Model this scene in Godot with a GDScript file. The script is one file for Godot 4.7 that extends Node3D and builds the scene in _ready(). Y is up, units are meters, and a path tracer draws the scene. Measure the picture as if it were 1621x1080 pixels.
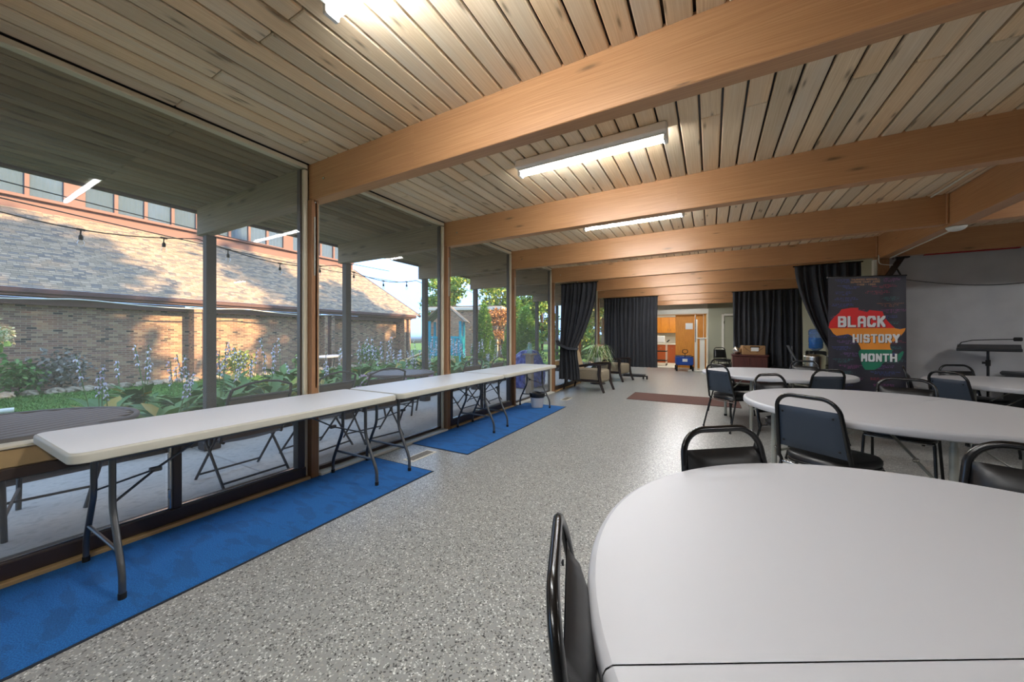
extends Node3D
# A long low hall with a glazed garden wall, plank ceiling on timber beams, folding tables and banquet chairs.

const SOFFIT := 2.46          # underside of the roof beams
const CEIL := 2.78            # underside of the ceiling planks
const PATIO := -0.1
const GIRDER_X := 2.22
var rng := RandomNumberGenerator.new()
var taken := {}
var mats := {}

# ------------------------------------------------------------------ mesh builder
class MB:
	var v := PackedVector3Array()
	var n := PackedVector3Array()
	var t := PackedVector2Array()
	var c := PackedColorArray()
	var i := PackedInt32Array()
	var xf := Transform3D()
	var col := Color(1, 1, 1)
	var off := Vector2.ZERO
	var tile := Vector2(1, 1)      # metres per texture tile
	func vert(p: Vector3, nn: Vector3, uv: Vector2) -> int:
		v.append(xf * p)
		n.append((xf.basis * nn).normalized())
		t.append(Vector2(uv.x / tile.x, uv.y / tile.y) + off)
		c.append(col)
		return v.size() - 1
	func tri(a: int, b: int, d: int) -> void:
		i.append(a); i.append(b); i.append(d)
	func face(p: Array, uv: Array = []) -> void:          # flat convex polygon, given so that it runs clockwise seen from its front
		var nn: Vector3 = (p[2] - p[0]).cross(p[1] - p[0]).normalized()
		var s := v.size()
		for k in p.size():
			vert(p[k], nn, uv[k] if uv.size() else Vector2(p[k].x + p[k].z, p[k].y))
		for k in range(1, p.size() - 1):
			tri(s, s + k, s + k + 1)
	func box(o: Vector3, s: Vector3, bev := 0.0, grain := 2, b := Basis()) -> void:
		var h := s * 0.5
		var e := minf(bev, minf(h.x, minf(h.y, h.z)) * 0.9)
		var uvof := func(p: Vector3, axis: int) -> Vector2:
			var o2: Array = []
			for k in 3:
				if k != axis and k != grain:
					o2.append(p[k])
			var along: float = p[grain] if axis != grain else o2[1]
			return Vector2(o2[0], along)
		for axis in 3:
			for sg in [-1.0, 1.0]:
				var u := (axis + 1) % 3
				var w := (axis + 2) % 3
				var ps: Array = []
				var uvs: Array = []
				for q in [[-1, -1], [-1, 1], [1, 1], [1, -1]]:
					var p := Vector3.ZERO
					p[axis] = h[axis] * sg
					p[u] = (h[u] - e) * q[0]
					p[w] = (h[w] - e) * q[1]
					uvs.append(uvof.call(p, axis))
					ps.append(o + b * p)
				if sg < 0:
					ps.reverse(); uvs.reverse()
				face(ps, uvs)
		if e <= 0.0:
			return
		for axis in 3:                                       # chamfered edges
			var u := (axis + 1) % 3
			var w := (axis + 2) % 3
			for su in [-1.0, 1.0]:
				for sw in [-1.0, 1.0]:
					var ps: Array = []
					var uvs: Array = []
					for q in [[-1.0, 0], [1.0, 0], [1.0, 1], [-1.0, 1]]:
						var p := Vector3.ZERO
						p[axis] = (h[axis] - e) * q[0]
						p[u] = (h[u] - (e if q[1] == 0 else 0.0)) * su
						p[w] = (h[w] - (0.0 if q[1] == 0 else e)) * sw
						uvs.append(uvof.call(p, w))
						ps.append(o + b * p)
					if su * sw < 0:
						ps.reverse(); uvs.reverse()
					face(ps, uvs)
		for sx in [-1.0, 1.0]:
			for sy in [-1.0, 1.0]:
				for sz in [-1.0, 1.0]:
					var ps: Array = [o + b * Vector3(h.x * sx, (h.y - e) * sy, (h.z - e) * sz), o + b * Vector3((h.x - e) * sx, (h.y - e) * sy, h.z * sz), o + b * Vector3((h.x - e) * sx, h.y * sy, (h.z - e) * sz)]
					if sx * sy * sz < 0:
						ps.reverse()
					face(ps)
	func ring(count: int) -> void:                           # joins the last two rings of count + 1 vertices
		var a := v.size() - 2 * (count + 1)
		for k in count:
			var p := a + k
			var q := p + count + 1
			tri(p, q, p + 1); tri(p + 1, q, q + 1)
	func tube(pts: Array, r: float, sides := 8, closed := false, flat := 1.0, r_end := -1.0, caps := true) -> void:
		var m := pts.size()
		var s0 := v.size()
		var up := Vector3.UP
		var d0: Vector3 = (pts[1] - pts[0]).normalized()
		if absf(d0.y) > 0.9:
			up = Vector3.BACK
		var along := 0.0
		var total := m + (1 if closed else 0)
		for k in total:
			var a: Vector3 = pts[(k - 1 + m) % m] if closed else pts[maxi(k - 1, 0)]
			var b: Vector3 = pts[(k + 1) % m] if closed else pts[mini(k + 1, m - 1)]
			var p: Vector3 = pts[k % m]
			var d := (b - a).normalized()
			var side := up.cross(d)
			if side.length() < 0.001:
				side = Vector3.RIGHT.cross(d)
			side = side.normalized()
			up = d.cross(side).normalized()
			if k > 0:
				along += p.distance_to(pts[(k - 1) % m])
			var rr: float = r if r_end < 0.0 else lerpf(r, r_end, float(k) / float(maxi(m - 1, 1)))
			for s in sides + 1:
				var an := TAU * s / sides
				var nn := side * cos(an) + up * sin(an) * flat
				vert(p + nn * rr, (side * cos(an) * flat + up * sin(an)).normalized(), Vector2(rr * an, along))
			if k > 0:
				ring(sides)
		if caps and not closed:
			for end in [0, 1]:
				var src := s0 + (0 if end == 0 else (total - 1) * (sides + 1))
				var p: Vector3 = pts[0] if end == 0 else pts[m - 1]
				var q: Vector3 = pts[1] if end == 0 else pts[m - 2]
				var nn := (p - q).normalized()
				var mid := vert(p, nn, Vector2.ZERO)
				for s in sides + 1:
					v.append(v[src + s]); n.append((xf.basis * nn).normalized()); t.append(t[src + s]); c.append(col)
				for s in sides:
					if end == 0: tri(mid, mid + 1 + s, mid + 2 + s)
					else: tri(mid, mid + 2 + s, mid + 1 + s)
	func lathe(prof: Array, segs := 16, o := Vector3.ZERO, b := Basis()) -> void:   # prof: Vector2(radius, height), bottom to top
		for k in prof.size():
			var pa: Vector2 = prof[maxi(k - 1, 0)]
			var pb: Vector2 = prof[mini(k + 1, prof.size() - 1)]
			var d := (pb - pa).normalized()
			for s in segs + 1:
				var an := TAU * s / segs
				var nn := Vector3(cos(an) * d.y, -d.x, sin(an) * d.y)
				vert(o + b * Vector3(cos(an) * prof[k].x, prof[k].y, sin(an) * prof[k].x), b * nn, Vector2(an * 0.3, prof[k].y))
			if k > 0:
				ring(segs)
	func prism(poly: PackedVector2Array, depth: float, m := Transform3D()) -> void:   # outline in x, y; thickness along z, centred
		var old := xf
		xf = xf * m
		var ix := Geometry2D.triangulate_polygon(poly)
		for sg in [1.0, -1.0]:
			var s := v.size()
			for p in poly:
				vert(Vector3(p.x, p.y, depth * 0.5 * sg), Vector3(0, 0, sg), p)
			for k in range(0, ix.size(), 3):
				tri(s + ix[k], s + ix[k + 1], s + ix[k + 2])
		for k in poly.size():
			var a := poly[k]
			var b2 := poly[(k + 1) % poly.size()]
			var e := (b2 - a).normalized()
			var nn := Vector3(e.y, -e.x, 0)
			var s := v.size()
			for q in [[a, 1.0], [b2, 1.0], [b2, -1.0], [a, -1.0]]:
				vert(Vector3(q[0].x, q[0].y, depth * 0.5 * q[1]), nn, Vector2(q[0].x + q[0].y, q[1] * depth * 0.5))
			tri(s, s + 1, s + 2); tri(s, s + 2, s + 3)
		xf = old
	func grid(f: Callable, nu: int, nv: int) -> void:          # f(u, v) -> Vector3, u and v in 0..1
		var base := v.size()
		for a in nu + 1:
			for b in nv + 1:
				var u := float(a) / nu
				var w := float(b) / nv
				var e := 0.002
				var p: Vector3 = f.call(u, w)
				var du: Vector3 = f.call(minf(u + e, 1.0), w) - f.call(maxf(u - e, 0.0), w)
				var dv: Vector3 = f.call(u, minf(w + e, 1.0)) - f.call(u, maxf(w - e, 0.0))
				var nn := du.cross(dv)
				vert(p, nn if nn.length() > 1e-12 else Vector3.UP, Vector2(u, w))
		for a in nu:
			for b in nv:
				var q := base + a * (nv + 1) + b
				tri(q, q + nv + 1, q + 1); tri(q + 1, q + nv + 1, q + nv + 2)
	func leaf(o: Vector3, b: Basis, l: float, w: float, bend := 0.25) -> void:       # a folded pointed blade along b.z
		var nn := b.y
		var s := v.size()
		var pts := [Vector3(0, 0, 0), Vector3(-w * 0.5, 0.06 * l, l * 0.4), Vector3(0, 0, l * 0.45), Vector3(w * 0.5, 0.06 * l, l * 0.4), Vector3(-w * 0.33, -bend * l * 0.3, l * 0.75), Vector3(w * 0.33, -bend * l * 0.3, l * 0.75), Vector3(0, -bend * l, l)]
		for p in pts:
			vert(o + b * p, nn + b * Vector3(signf(p.x) * -0.35, 0, 0.2), Vector2(p.x / maxf(w, 0.001) + 0.5, p.z / l))
		for f in [[0, 1, 2], [0, 2, 3], [1, 4, 2], [2, 5, 3], [2, 4, 6], [2, 6, 5]]:
			tri(s + f[0], s + f[1], s + f[2])
	func mesh() -> ArrayMesh:
		for k in range(0, i.size(), 3):                       # front faces run clockwise: turn those that disagree with their normals
			var a0 := i[k]
			var b0 := i[k + 1]
			var c0 := i[k + 2]
			if (v[c0] - v[a0]).cross(v[b0] - v[a0]).dot(n[a0] + n[b0] + n[c0]) < 0.0:
				i[k + 1] = c0
				i[k + 2] = b0
		var a := []
		a.resize(Mesh.ARRAY_MAX)
		a[Mesh.ARRAY_VERTEX] = v
		a[Mesh.ARRAY_NORMAL] = n
		a[Mesh.ARRAY_TEX_UV] = t
		a[Mesh.ARRAY_COLOR] = c
		a[Mesh.ARRAY_INDEX] = i
		var m := ArrayMesh.new()
		m.add_surface_from_arrays(Mesh.PRIMITIVE_TRIANGLES, a)
		return m

# ------------------------------------------------------------------ nodes
func numbered(called: String) -> String:
	var k: int = taken.get(called, 0)
	taken[called] = k + 1
	return called if k == 0 else "%s_%03d" % [called, k]

func tag(o: Node3D, label: String, category := "", group := "", kind := "") -> Node3D:
	if label != "": o.set_meta("label", label)
	if category != "": o.set_meta("category", category)
	if group != "": o.set_meta("group", group)
	if kind != "": o.set_meta("kind", kind)
	return o

func thing(called: String, label: String, category: String, at := Vector3.ZERO, turn := 0.0, group := "", kind := "") -> Node3D:
	var o := Node3D.new()
	o.name = numbered(called)
	add_child(o)
	o.position = at
	o.rotation.y = turn
	return tag(o, label, category, group, kind)

func part(called: String, mb, material: Material, parent: Node3D, label := "") -> MeshInstance3D:
	var o := MeshInstance3D.new()
	o.name = called if parent != self else numbered(called)
	o.mesh = mb.mesh() if mb is MB else mb
	o.material_override = null
	o.set_surface_override_material(0, material)
	parent.add_child(o, true)
	if label != "": o.set_meta("label", label)
	return o

func copy(o: Node3D, at: Vector3, turn: float, label: String, called := "") -> Node3D:
	var d: Node3D = o.duplicate()
	d.name = numbered(called if called != "" else str(o.name))
	add_child(d)
	d.position = at
	d.rotation.y = turn
	if label != "": d.set_meta("label", label)
	return d

func single(called: String, mb, material: Material, label: String, category: String, at := Vector3.ZERO, turn := 0.0, group := "", kind := "") -> MeshInstance3D:
	var o := part(called, mb, material, self)
	o.position = at
	o.rotation.y = turn
	tag(o, label, category, group, kind)
	return o

func one_box(o: Vector3, s: Vector3, bev := 0.0, grain := 2) -> MB:
	var m := MB.new()
	m.box(o, s, bev, grain)
	return m

func one_tube(pts: Array, r: float, sides := 8, closed := false, flat := 1.0) -> MB:
	var m := MB.new()
	m.tube(pts, r, sides, closed, flat)
	return m

func bend_path(pts: Array, r: float, steps := 4) -> Array:      # rounds the corners of a polyline
	var out: Array = [pts[0]]
	for k in range(1, pts.size() - 1):
		var p: Vector3 = pts[k]
		var a: Vector3 = (pts[k - 1] - p)
		var b: Vector3 = (pts[k + 1] - p)
		var q := minf(r, minf(a.length(), b.length()) * 0.49)
		var pa := p + a.normalized() * q
		var pb := p + b.normalized() * q
		for s in steps + 1:
			var f := float(s) / steps
			out.append(pa.lerp(p, f).lerp(p.lerp(pb, f), f))
	out.append(pts[-1])
	return out

# ------------------------------------------------------------------ materials and textures
func mat(key: String, color: Color, rough := 0.6, opts := {}) -> StandardMaterial3D:
	if mats.has(key):
		return mats[key]
	var m := StandardMaterial3D.new()
	m.resource_name = key
	m.albedo_color = color
	m.roughness = rough
	for k in opts:
		m.set(k, opts[k])
	mats[key] = m
	return m

func tiled(key: String, tex: Texture2D, rough: float, scale: float, color := Color(1, 1, 1), opts := {}) -> StandardMaterial3D:
	var m := mat(key, color, rough, opts)
	m.albedo_texture = tex
	m.uv1_triplanar = true
	m.uv1_world_triplanar = true
	m.uv1_scale = Vector3.ONE / scale
	return m

func ramp(cols: Array) -> Gradient:
	var g := Gradient.new()
	var offs := PackedFloat32Array()
	var cc := PackedColorArray()
	for k in cols.size():
		offs.append(float(k) / (cols.size() - 1))
		cc.append(cols[k])
	g.offsets = offs
	g.colors = cc
	return g

func noise(freq: float, seed_: int, octaves := 4) -> FastNoiseLite:
	var f := FastNoiseLite.new()
	f.seed = seed_
	f.noise_type = FastNoiseLite.TYPE_SIMPLEX_SMOOTH
	f.frequency = freq
	f.fractal_octaves = octaves
	return f

func noise_tex(freq: float, cols: Array, seed_: int, size := 512, octaves := 4) -> NoiseTexture2D:
	var x := NoiseTexture2D.new()
	x.width = size
	x.height = size
	x.seamless = true
	x.noise = noise(freq, seed_, octaves)
	x.color_ramp = ramp(cols)
	return x

func image_tex(im: Image) -> ImageTexture:
	return ImageTexture.create_from_image(im)

func wood_tex(light: Color, dark: Color, stain: Color, seed_: int, knots: int, w := 384, h := 768) -> ImageTexture:
	var im := Image.create(w, h, false, Image.FORMAT_RGB8)     # grain runs along y
	var g := noise(0.09, seed_, 3)
	var wave := noise(0.012, seed_ + 1, 2)
	var big := noise(0.006, seed_ + 2, 3)
	var r := RandomNumberGenerator.new()
	r.seed = seed_
	var ks: Array = []
	for k in knots:
		ks.append([r.randf() * w, r.randf() * h, r.randf_range(4.0, 9.0)])
	for y in h:
		for x in w:
			var wx := x + 10.0 * wave.get_noise_2d(x * 0.6, y * 0.25)
			var knot := 0.0
			for kk in ks:
				var dx: float = x - kk[0]
				var dy: float = (y - kk[1]) * 0.55
				if absf(dx) < 40.0 and absf(dy) < 40.0:
					var dd := sqrt(dx * dx + dy * dy)
					wx += 9.0 * exp(-dd / 14.0) * signf(dx)
					if dd < kk[2]:
						knot = maxf(knot, 0.85 - 0.35 * dd / kk[2])
					elif dd < kk[2] * 2.2:
						knot = maxf(knot, 0.3 * (1.0 - (dd / kk[2] - 1.0) / 1.2))
			var v := g.get_noise_2d(wx * 1.7, y * 0.045) * 0.6 + 0.5 + 0.18 * g.get_noise_2d(wx * 5.0, y * 0.12)
			var c := light.lerp(dark, clampf(v * 0.75, 0.0, 1.0))
			c = c.lerp(stain, clampf(big.get_noise_2d(x, y * 0.3) * 0.9, 0.0, 0.5))
			c = c.lerp(Color(0.24, 0.19, 0.14), knot * 0.6)
			im.set_pixel(x, y, c)
	return image_tex(im)

func blob(im: Image, x: int, y: int, rx: float, ry: float, lean: float, c: Color) -> void:      # a small leaning ellipse that wraps round the edges
	var s := im.get_width()
	for dy in range(-int(ry), int(ry) + 1):
		var half := rx * sqrt(maxf(0.0, 1.0 - (dy / (ry + 0.4)) ** 2))
		var x0 := x + int(lean * dy - half)
		for px in range(x0, x0 + maxi(1, int(2.0 * half))):
			im.set_pixel(posmod(px, s), posmod(y + dy, s), c)

func terrazzo_tex() -> ImageTexture:
	var s := 1024
	var im := Image.create(s, s, false, Image.FORMAT_RGB8)
	im.fill(Color(0.56, 0.56, 0.545))
	var r := RandomNumberGenerator.new()
	r.seed = 5
	for k in 26000:
		var kind := r.randf()
		var c: Color
		if kind < 0.34: c = Color(0.20, 0.20, 0.195).lerp(Color(0.38, 0.375, 0.36), r.randf())
		elif kind < 0.62: c = Color(0.72, 0.72, 0.70).lerp(Color(0.88, 0.88, 0.86), r.randf())
		elif kind < 0.72: c = Color(0.60, 0.58, 0.54).lerp(Color(0.68, 0.66, 0.62), r.randf())
		else: c = Color(0.50, 0.49, 0.47).lerp(Color(0.70, 0.69, 0.66), r.randf())
		blob(im, r.randi() % s, r.randi() % s, r.randf_range(1.0, 3.6), r.randf_range(1.0, 3.3), r.randf_range(-0.7, 0.7), c)
	return image_tex(im)

func carpet_tex(a: Color, b: Color, wear: Color, seed_: int) -> ImageTexture:
	var s := 512
	var im := Image.create(s, s, false, Image.FORMAT_RGB8)
	var f := noise(0.35, seed_, 2)
	var big := noise(0.010, seed_ + 3, 4)
	for y in s:
		for x in s:
			var c := a.lerp(b, clampf(0.5 + 0.9 * f.get_noise_2d(x, y), 0.0, 1.0))
			c = c.lerp(wear, clampf(big.get_noise_2d(x * 0.8, y * 2.0) * 1.3 - 0.05, 0.0, 0.32))
			im.set_pixel(x, y, c)
	return image_tex(im)

func brick_tex() -> ImageTexture:                     # far brickwork: 16 courses, one tile is 1.6 m by 1.09 m
	var w := 1024
	var h := 704
	var im := Image.create(w, h, false, Image.FORMAT_RGB8)
	im.fill(Color(0.70, 0.62, 0.52))
	var r := RandomNumberGenerator.new()
	r.seed = 8
	var tones := [Color(0.62, 0.46, 0.37), Color(0.68, 0.52, 0.41), Color(0.57, 0.42, 0.35), Color(0.72, 0.58, 0.45), Color(0.65, 0.49, 0.42), Color(0.52, 0.40, 0.34), Color(0.74, 0.62, 0.49)]
	for row in 16:
		var x := -64 if row % 2 else 0
		while x < w:
			var c: Color = tones[r.randi() % tones.size()]
			if r.randf() < 0.03: c = Color(0.28, 0.25, 0.23)
			c = c.lerp(Color(0.5, 0.42, 0.36), r.randf() * 0.3)
			im.fill_rect(Rect2i(x + 4, row * 44 + 4, 120, 37), c)
			if x < 0:
				im.fill_rect(Rect2i(w + x + 4, row * 44 + 4, 64, 37), c)
			for k in 14:
				im.fill_rect(Rect2i(x + 6 + r.randi() % 104, row * 44 + 6 + r.randi() % 28, 5 + r.randi() % 9, 3 + r.randi() % 4), c.lerp(Color(0.3, 0.22, 0.18) if r.randf() < 0.5 else Color(0.8, 0.65, 0.5), 0.3))
			x += 128
	return image_tex(im)

func shingle_tex() -> ImageTexture:                   # far roof shingles: 12 courses, one tile is 2.4 m by 1.7 m
	var w := 768
	var h := 576
	var im := Image.create(w, h, false, Image.FORMAT_RGB8)
	var r := RandomNumberGenerator.new()
	r.seed = 21
	for row in 12:
		var x := -(r.randi() % 60)
		while x < w:
			var l := 36 + r.randi() % 50
			var c := Color(0.56, 0.49, 0.40).lerp(Color(0.72, 0.63, 0.52), r.randf())
			if r.randf() < 0.2: c = c.lerp(Color(0.38, 0.37, 0.37), 0.6)
			im.fill_rect(Rect2i(x, row * 48, l, 48), c)
			im.fill_rect(Rect2i(x, row * 48, 2, 44), Color(0.30, 0.28, 0.26))
			x += l
		im.fill_rect(Rect2i(0, row * 48 + 42, w, 6), Color(0.30, 0.27, 0.25))
	for k in 26000:
		var px := r.randi() % w
		var py := r.randi() % h
		im.set_pixel(px, py, im.get_pixel(px, py).lerp(Color(0.75, 0.70, 0.62) if r.randf() < 0.5 else Color(0.3, 0.28, 0.26), 0.35))
	return image_tex(im)

func setup_materials() -> void:
	tiled("terrazzo", terrazzo_tex(), 0.30, 1.5, Color(1, 1, 1), {"metallic_specular": 0.42})
	var plank := wood_tex(Color(0.93, 0.87, 0.77), Color(0.79, 0.69, 0.55), Color(0.84, 0.81, 0.75), 3, 6)
	var k := 0
	for tint in [Color(0.98, 0.97, 0.96), Color(1, 0.98, 0.95), Color(0.91, 0.90, 0.88), Color(1.0, 0.95, 0.89)]:
		mat("plank_%d" % k, tint, 0.62, {"albedo_texture": plank})
		k += 1
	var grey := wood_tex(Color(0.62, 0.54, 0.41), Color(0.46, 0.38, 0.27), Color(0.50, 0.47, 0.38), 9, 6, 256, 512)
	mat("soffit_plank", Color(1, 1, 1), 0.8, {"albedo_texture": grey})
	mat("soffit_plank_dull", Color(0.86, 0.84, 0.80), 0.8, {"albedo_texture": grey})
	var beam := wood_tex(Color(0.77, 0.59, 0.42), Color(0.62, 0.43, 0.28), Color(0.68, 0.50, 0.35), 14, 3, 384, 1024)
	mat("beam", Color(1, 1, 1), 0.38, {"albedo_texture": beam})
	mat("beam_weathered", Color(1, 1, 1), 0.8, {"albedo_texture": wood_tex(Color(0.66, 0.58, 0.48), Color(0.46, 0.38, 0.30), Color(0.5, 0.45, 0.38), 31, 6, 256, 512)})
	mat("post", Color(0.80, 0.78, 0.76), 0.6, {"albedo_texture": beam})
	mat("cream_metal", Color(0.80, 0.76, 0.66), 0.4)
	mat("tan_metal", Color(0.70, 0.58, 0.40), 0.35)
	mat("bronze_metal", Color(0.24, 0.19, 0.165), 0.35)
	mat("grey_post", Color(0.25, 0.215, 0.20), 0.65)
	mat("glass", Color(0.93, 0.96, 0.94, 0.05), 0.0, {"metallic_specular": 0.21, "transparency": BaseMaterial3D.TRANSPARENCY_ALPHA})
	mat("clear_glass", Color(0.95, 0.97, 0.97, 0.12), 0.02, {"transparency": BaseMaterial3D.TRANSPARENCY_ALPHA})
	tiled("rug_blue", carpet_tex(Color(0.04, 0.26, 0.48), Color(0.10, 0.42, 0.68), Color(0.09, 0.23, 0.38), 4), 0.95, 1.1)
	mat("rug_edge", Color(0.07, 0.10, 0.15), 0.8)
	tiled("mat_brown", carpet_tex(Color(0.24, 0.14, 0.11), Color(0.42, 0.27, 0.22), Color(0.30, 0.2, 0.18), 6), 0.95, 0.8)
	mat("plastic_white", Color(0.70, 0.70, 0.71), 0.5)
	mat("plastic_skylit", Color(0.86, 0.87, 0.88), 0.42)  # whiter copy of the round-table plastic, with window skylight put into the colour
	mat("plastic_edge", Color(0.73, 0.72, 0.67), 0.45)
	mat("steel_grey", Color(0.36, 0.37, 0.38), 0.35, {"metallic": 0.7})
	mat("leg_grey", Color(0.62, 0.62, 0.58), 0.4, {"metallic": 0.25})
	mat("rubber", Color(0.03, 0.03, 0.03), 0.8)
	mat("black_paint", Color(0.05, 0.05, 0.055), 0.22)
	mat("chrome", Color(0.75, 0.75, 0.75), 0.15, {"metallic": 1.0})
	mat("vinyl", Color(0.07, 0.07, 0.075), 0.38)
	mat("back_slate", Color(0.17, 0.21, 0.26), 0.5)
	var cloth := carpet_tex(Color(0.125, 0.132, 0.15), Color(0.20, 0.21, 0.235), Color(0.165, 0.174, 0.195), 12)
	tiled("curtain", cloth, 0.85, 0.5, Color(1, 1, 1), {"rim_enabled": true, "rim": 0.25})
	mat("white_paint", Color(0.84, 0.83, 0.78), 0.6)
	tiled("grey_wall", noise_tex(0.02, [Color(0.62, 0.62, 0.625), Color(0.66, 0.66, 0.665)], 77, 256), 0.75, 2.0)
	mat("green_wall", Color(0.62, 0.62, 0.54), 0.7)
	mat("honey_wood", Color(1, 1, 1), 0.4, {"albedo_texture": wood_tex(Color(0.86, 0.58, 0.20), Color(0.70, 0.42, 0.12), Color(0.78, 0.5, 0.18), 44, 0, 256, 512)})
	mat("cabinet_wood", Color(0.62, 0.30, 0.13), 0.4)
	mat("mahogany", Color(1, 1, 1), 0.4, {"albedo_texture": wood_tex(Color(0.34, 0.17, 0.14), Color(0.22, 0.10, 0.09), Color(0.28, 0.13, 0.11), 51, 0, 128, 256)})
	mat("dark_wood", Color(0.13, 0.09, 0.085), 0.35)
	tiled("taupe", carpet_tex(Color(0.42, 0.38, 0.31), Color(0.62, 0.57, 0.48), Color(0.5, 0.45, 0.38), 15), 0.9, 0.35)
	mat("taupe_plain", Color(0.60, 0.52, 0.40), 0.9)
	mat("lamp_white", Color(0.88, 0.88, 0.86), 0.4)
	mat("tube_glow", Color(1, 1, 1), 0.4, {"emission_enabled": true, "emission": Color(0.98, 0.99, 1.0), "emission_energy_multiplier": 125.0})
	tiled("brick", brick_tex(), 0.9, 1.6)
	mats["brick"].uv1_scale = Vector3(1 / 1.3, 1 / 0.88, 1 / 1.3)
	mat("shingle", Color(1, 1, 1), 0.95, {"albedo_texture": shingle_tex()})
	mat("red_trim", Color(0.50, 0.36, 0.32), 0.6)
	mat("gutter_brown", Color(0.36, 0.24, 0.22), 0.5)
	mat("window_pane", Color(0.42, 0.50, 0.56, 0.55), 0.06, {"transparency": BaseMaterial3D.TRANSPARENCY_ALPHA})
	mat("window_curtain", Color(0.52, 0.55, 0.56), 0.8)
	tiled("concrete", noise_tex(0.03, [Color(0.66, 0.63, 0.59), Color(0.78, 0.75, 0.71), Color(0.72, 0.69, 0.65)], 5, 512, 5), 0.9, 1.6)
	tiled("soil", noise_tex(0.05, [Color(0.17, 0.12, 0.08), Color(0.30, 0.22, 0.15), Color(0.22, 0.16, 0.11)], 6, 256, 5), 1.0, 0.9)
	tiled("lawn", noise_tex(0.06, [Color(0.14, 0.30, 0.07), Color(0.32, 0.46, 0.12), Color(0.22, 0.40, 0.10)], 7, 512, 5), 1.0, 1.3)
	tiled("stone", noise_tex(0.03, [Color(0.50, 0.45, 0.38), Color(0.72, 0.66, 0.56), Color(0.62, 0.55, 0.47)], 8, 256), 0.9, 0.4)
	mat("leaf", Color(1, 1, 1), 0.6, {"vertex_color_use_as_albedo": true, "backlight_enabled": true, "backlight": Color(0.25, 0.28, 0.08)})
	mat("petal", Color(1, 1, 1), 0.7, {"vertex_color_use_as_albedo": true, "backlight_enabled": true, "backlight": Color(0.2, 0.18, 0.2)})
	mat("bark", Color(0.28, 0.22, 0.17), 0.95)
	mat("patio_frame", Color(0.20, 0.165, 0.145), 0.45)
	tiled("sling", carpet_tex(Color(0.26, 0.21, 0.17), Color(0.36, 0.30, 0.25), Color(0.3, 0.26, 0.22), 18), 0.85, 0.25)
	mat("patio_slat", Color(0.34, 0.28, 0.26), 0.55)
	mat("turquoise", Color(0.08, 0.60, 0.68), 0.55)
	mat("slide_tan", Color(0.80, 0.66, 0.42), 0.5)
	mat("tarp_blue", Color(0.08, 0.20, 0.58), 0.4)
	mat("pale_wood", Color(0.52, 0.47, 0.41), 0.8)
	mat("cable_black", Color(0.03, 0.03, 0.03), 0.6)
	mat("aqua_glass", Color(0.55, 0.80, 0.78, 0.35), 0.05, {"transparency": BaseMaterial3D.TRANSPARENCY_ALPHA})
	mat("kraft", Color(0.62, 0.47, 0.31), 0.8)
	mat("paper", Color(0.90, 0.90, 0.88), 0.7)
	mat("jug_blue", Color(0.20, 0.45, 0.75, 0.45), 0.05, {"transparency": BaseMaterial3D.TRANSPARENCY_ALPHA})
	mat("steel", Color(0.80, 0.78, 0.74), 0.22, {"metallic": 1.0})
	mat("wagon_blue", Color(0.05, 0.24, 0.55), 0.75)
	mat("office_grey", Color(0.35, 0.36, 0.37), 0.5)
	mat("pot_white", Color(0.80, 0.82, 0.80), 0.3)
	mat("vent_grey", Color(0.40, 0.38, 0.35), 0.5)
	mat("red_paint", Color(0.60, 0.05, 0.06), 0.5)

# ------------------------------------------------------------------ main
const LAMP_ENERGY := 2.0

func _ready() -> void:
	rng.seed = 1
	var cam := Camera3D.new()
	cam.name = "camera"
	add_child(cam)
	cam.position = Vector3(0, 1.25, 0)
	cam.rotation.y = deg_to_rad(29.05)
	cam.near = 0.05
	cam.far = 300.0
	cam.projection = Camera3D.PROJECTION_FRUSTUM              # level camera with a slightly shifted lens
	cam.size = 0.05 * 1080.0 / 566.0
	cam.frustum_offset = Vector2(0.0, -0.05 * 7.0 / 566.0)
	cam.current = true
	var sky_m := ProceduralSkyMaterial.new()
	sky_m.sky_top_color = Color(0.50, 0.59, 0.71)
	sky_m.sky_horizon_color = Color(0.45, 0.57, 0.73)
	sky_m.ground_bottom_color = Color(0.20, 0.20, 0.16)
	sky_m.ground_horizon_color = Color(0.55, 0.58, 0.55)
	sky_m.sky_energy_multiplier = 2.3
	sky_m.sun_angle_max = 0.0
	var sky := Sky.new()
	sky.sky_material = sky_m
	var env := Environment.new()
	env.background_mode = Environment.BG_SKY
	env.sky = sky
	env.tonemap_mode = Environment.TONE_MAPPER_LINEAR
	env.tonemap_exposure = 0.89
	env.sdfgi_enabled = true
	env.ssao_enabled = true
	env.ssil_enabled = true
	var we := WorldEnvironment.new()
	we.name = "environment"
	we.environment = env
	add_child(we)
	var sun := DirectionalLight3D.new()
	sun.name = "sun"
	add_child(sun)
	sun.light_color = Color(1.0, 0.86, 0.66)
	sun.light_energy = 4.6
	sun.light_angular_distance = 0.6
	sun.shadow_enabled = true
	sun.look_at_from_position(Vector3(20, 12.0, -6.5), Vector3.ZERO)
	setup_materials()
	build_shell()
	build_windows()
	build_ground()
	build_church()
	for k in range(-1, 9):
		build_fixture(-0.88, beam_z(k) - 0.93 + (0.04 if k > 0 else 0.0))
	for k in [0, 2]:                                   # the row over the side aisle, right of the girder
		build_fixture(4.2, beam_z(k) - 0.93, "white ceiling batten with one glowing tube over the aisle beyond the girder")
	build_tables()
	build_rugs()
	build_curtains()
	build_armchairs()
	build_banner()
	build_right_side()
	build_far_end()
	build_trees()
	build_plants()
	build_patio()

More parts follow.
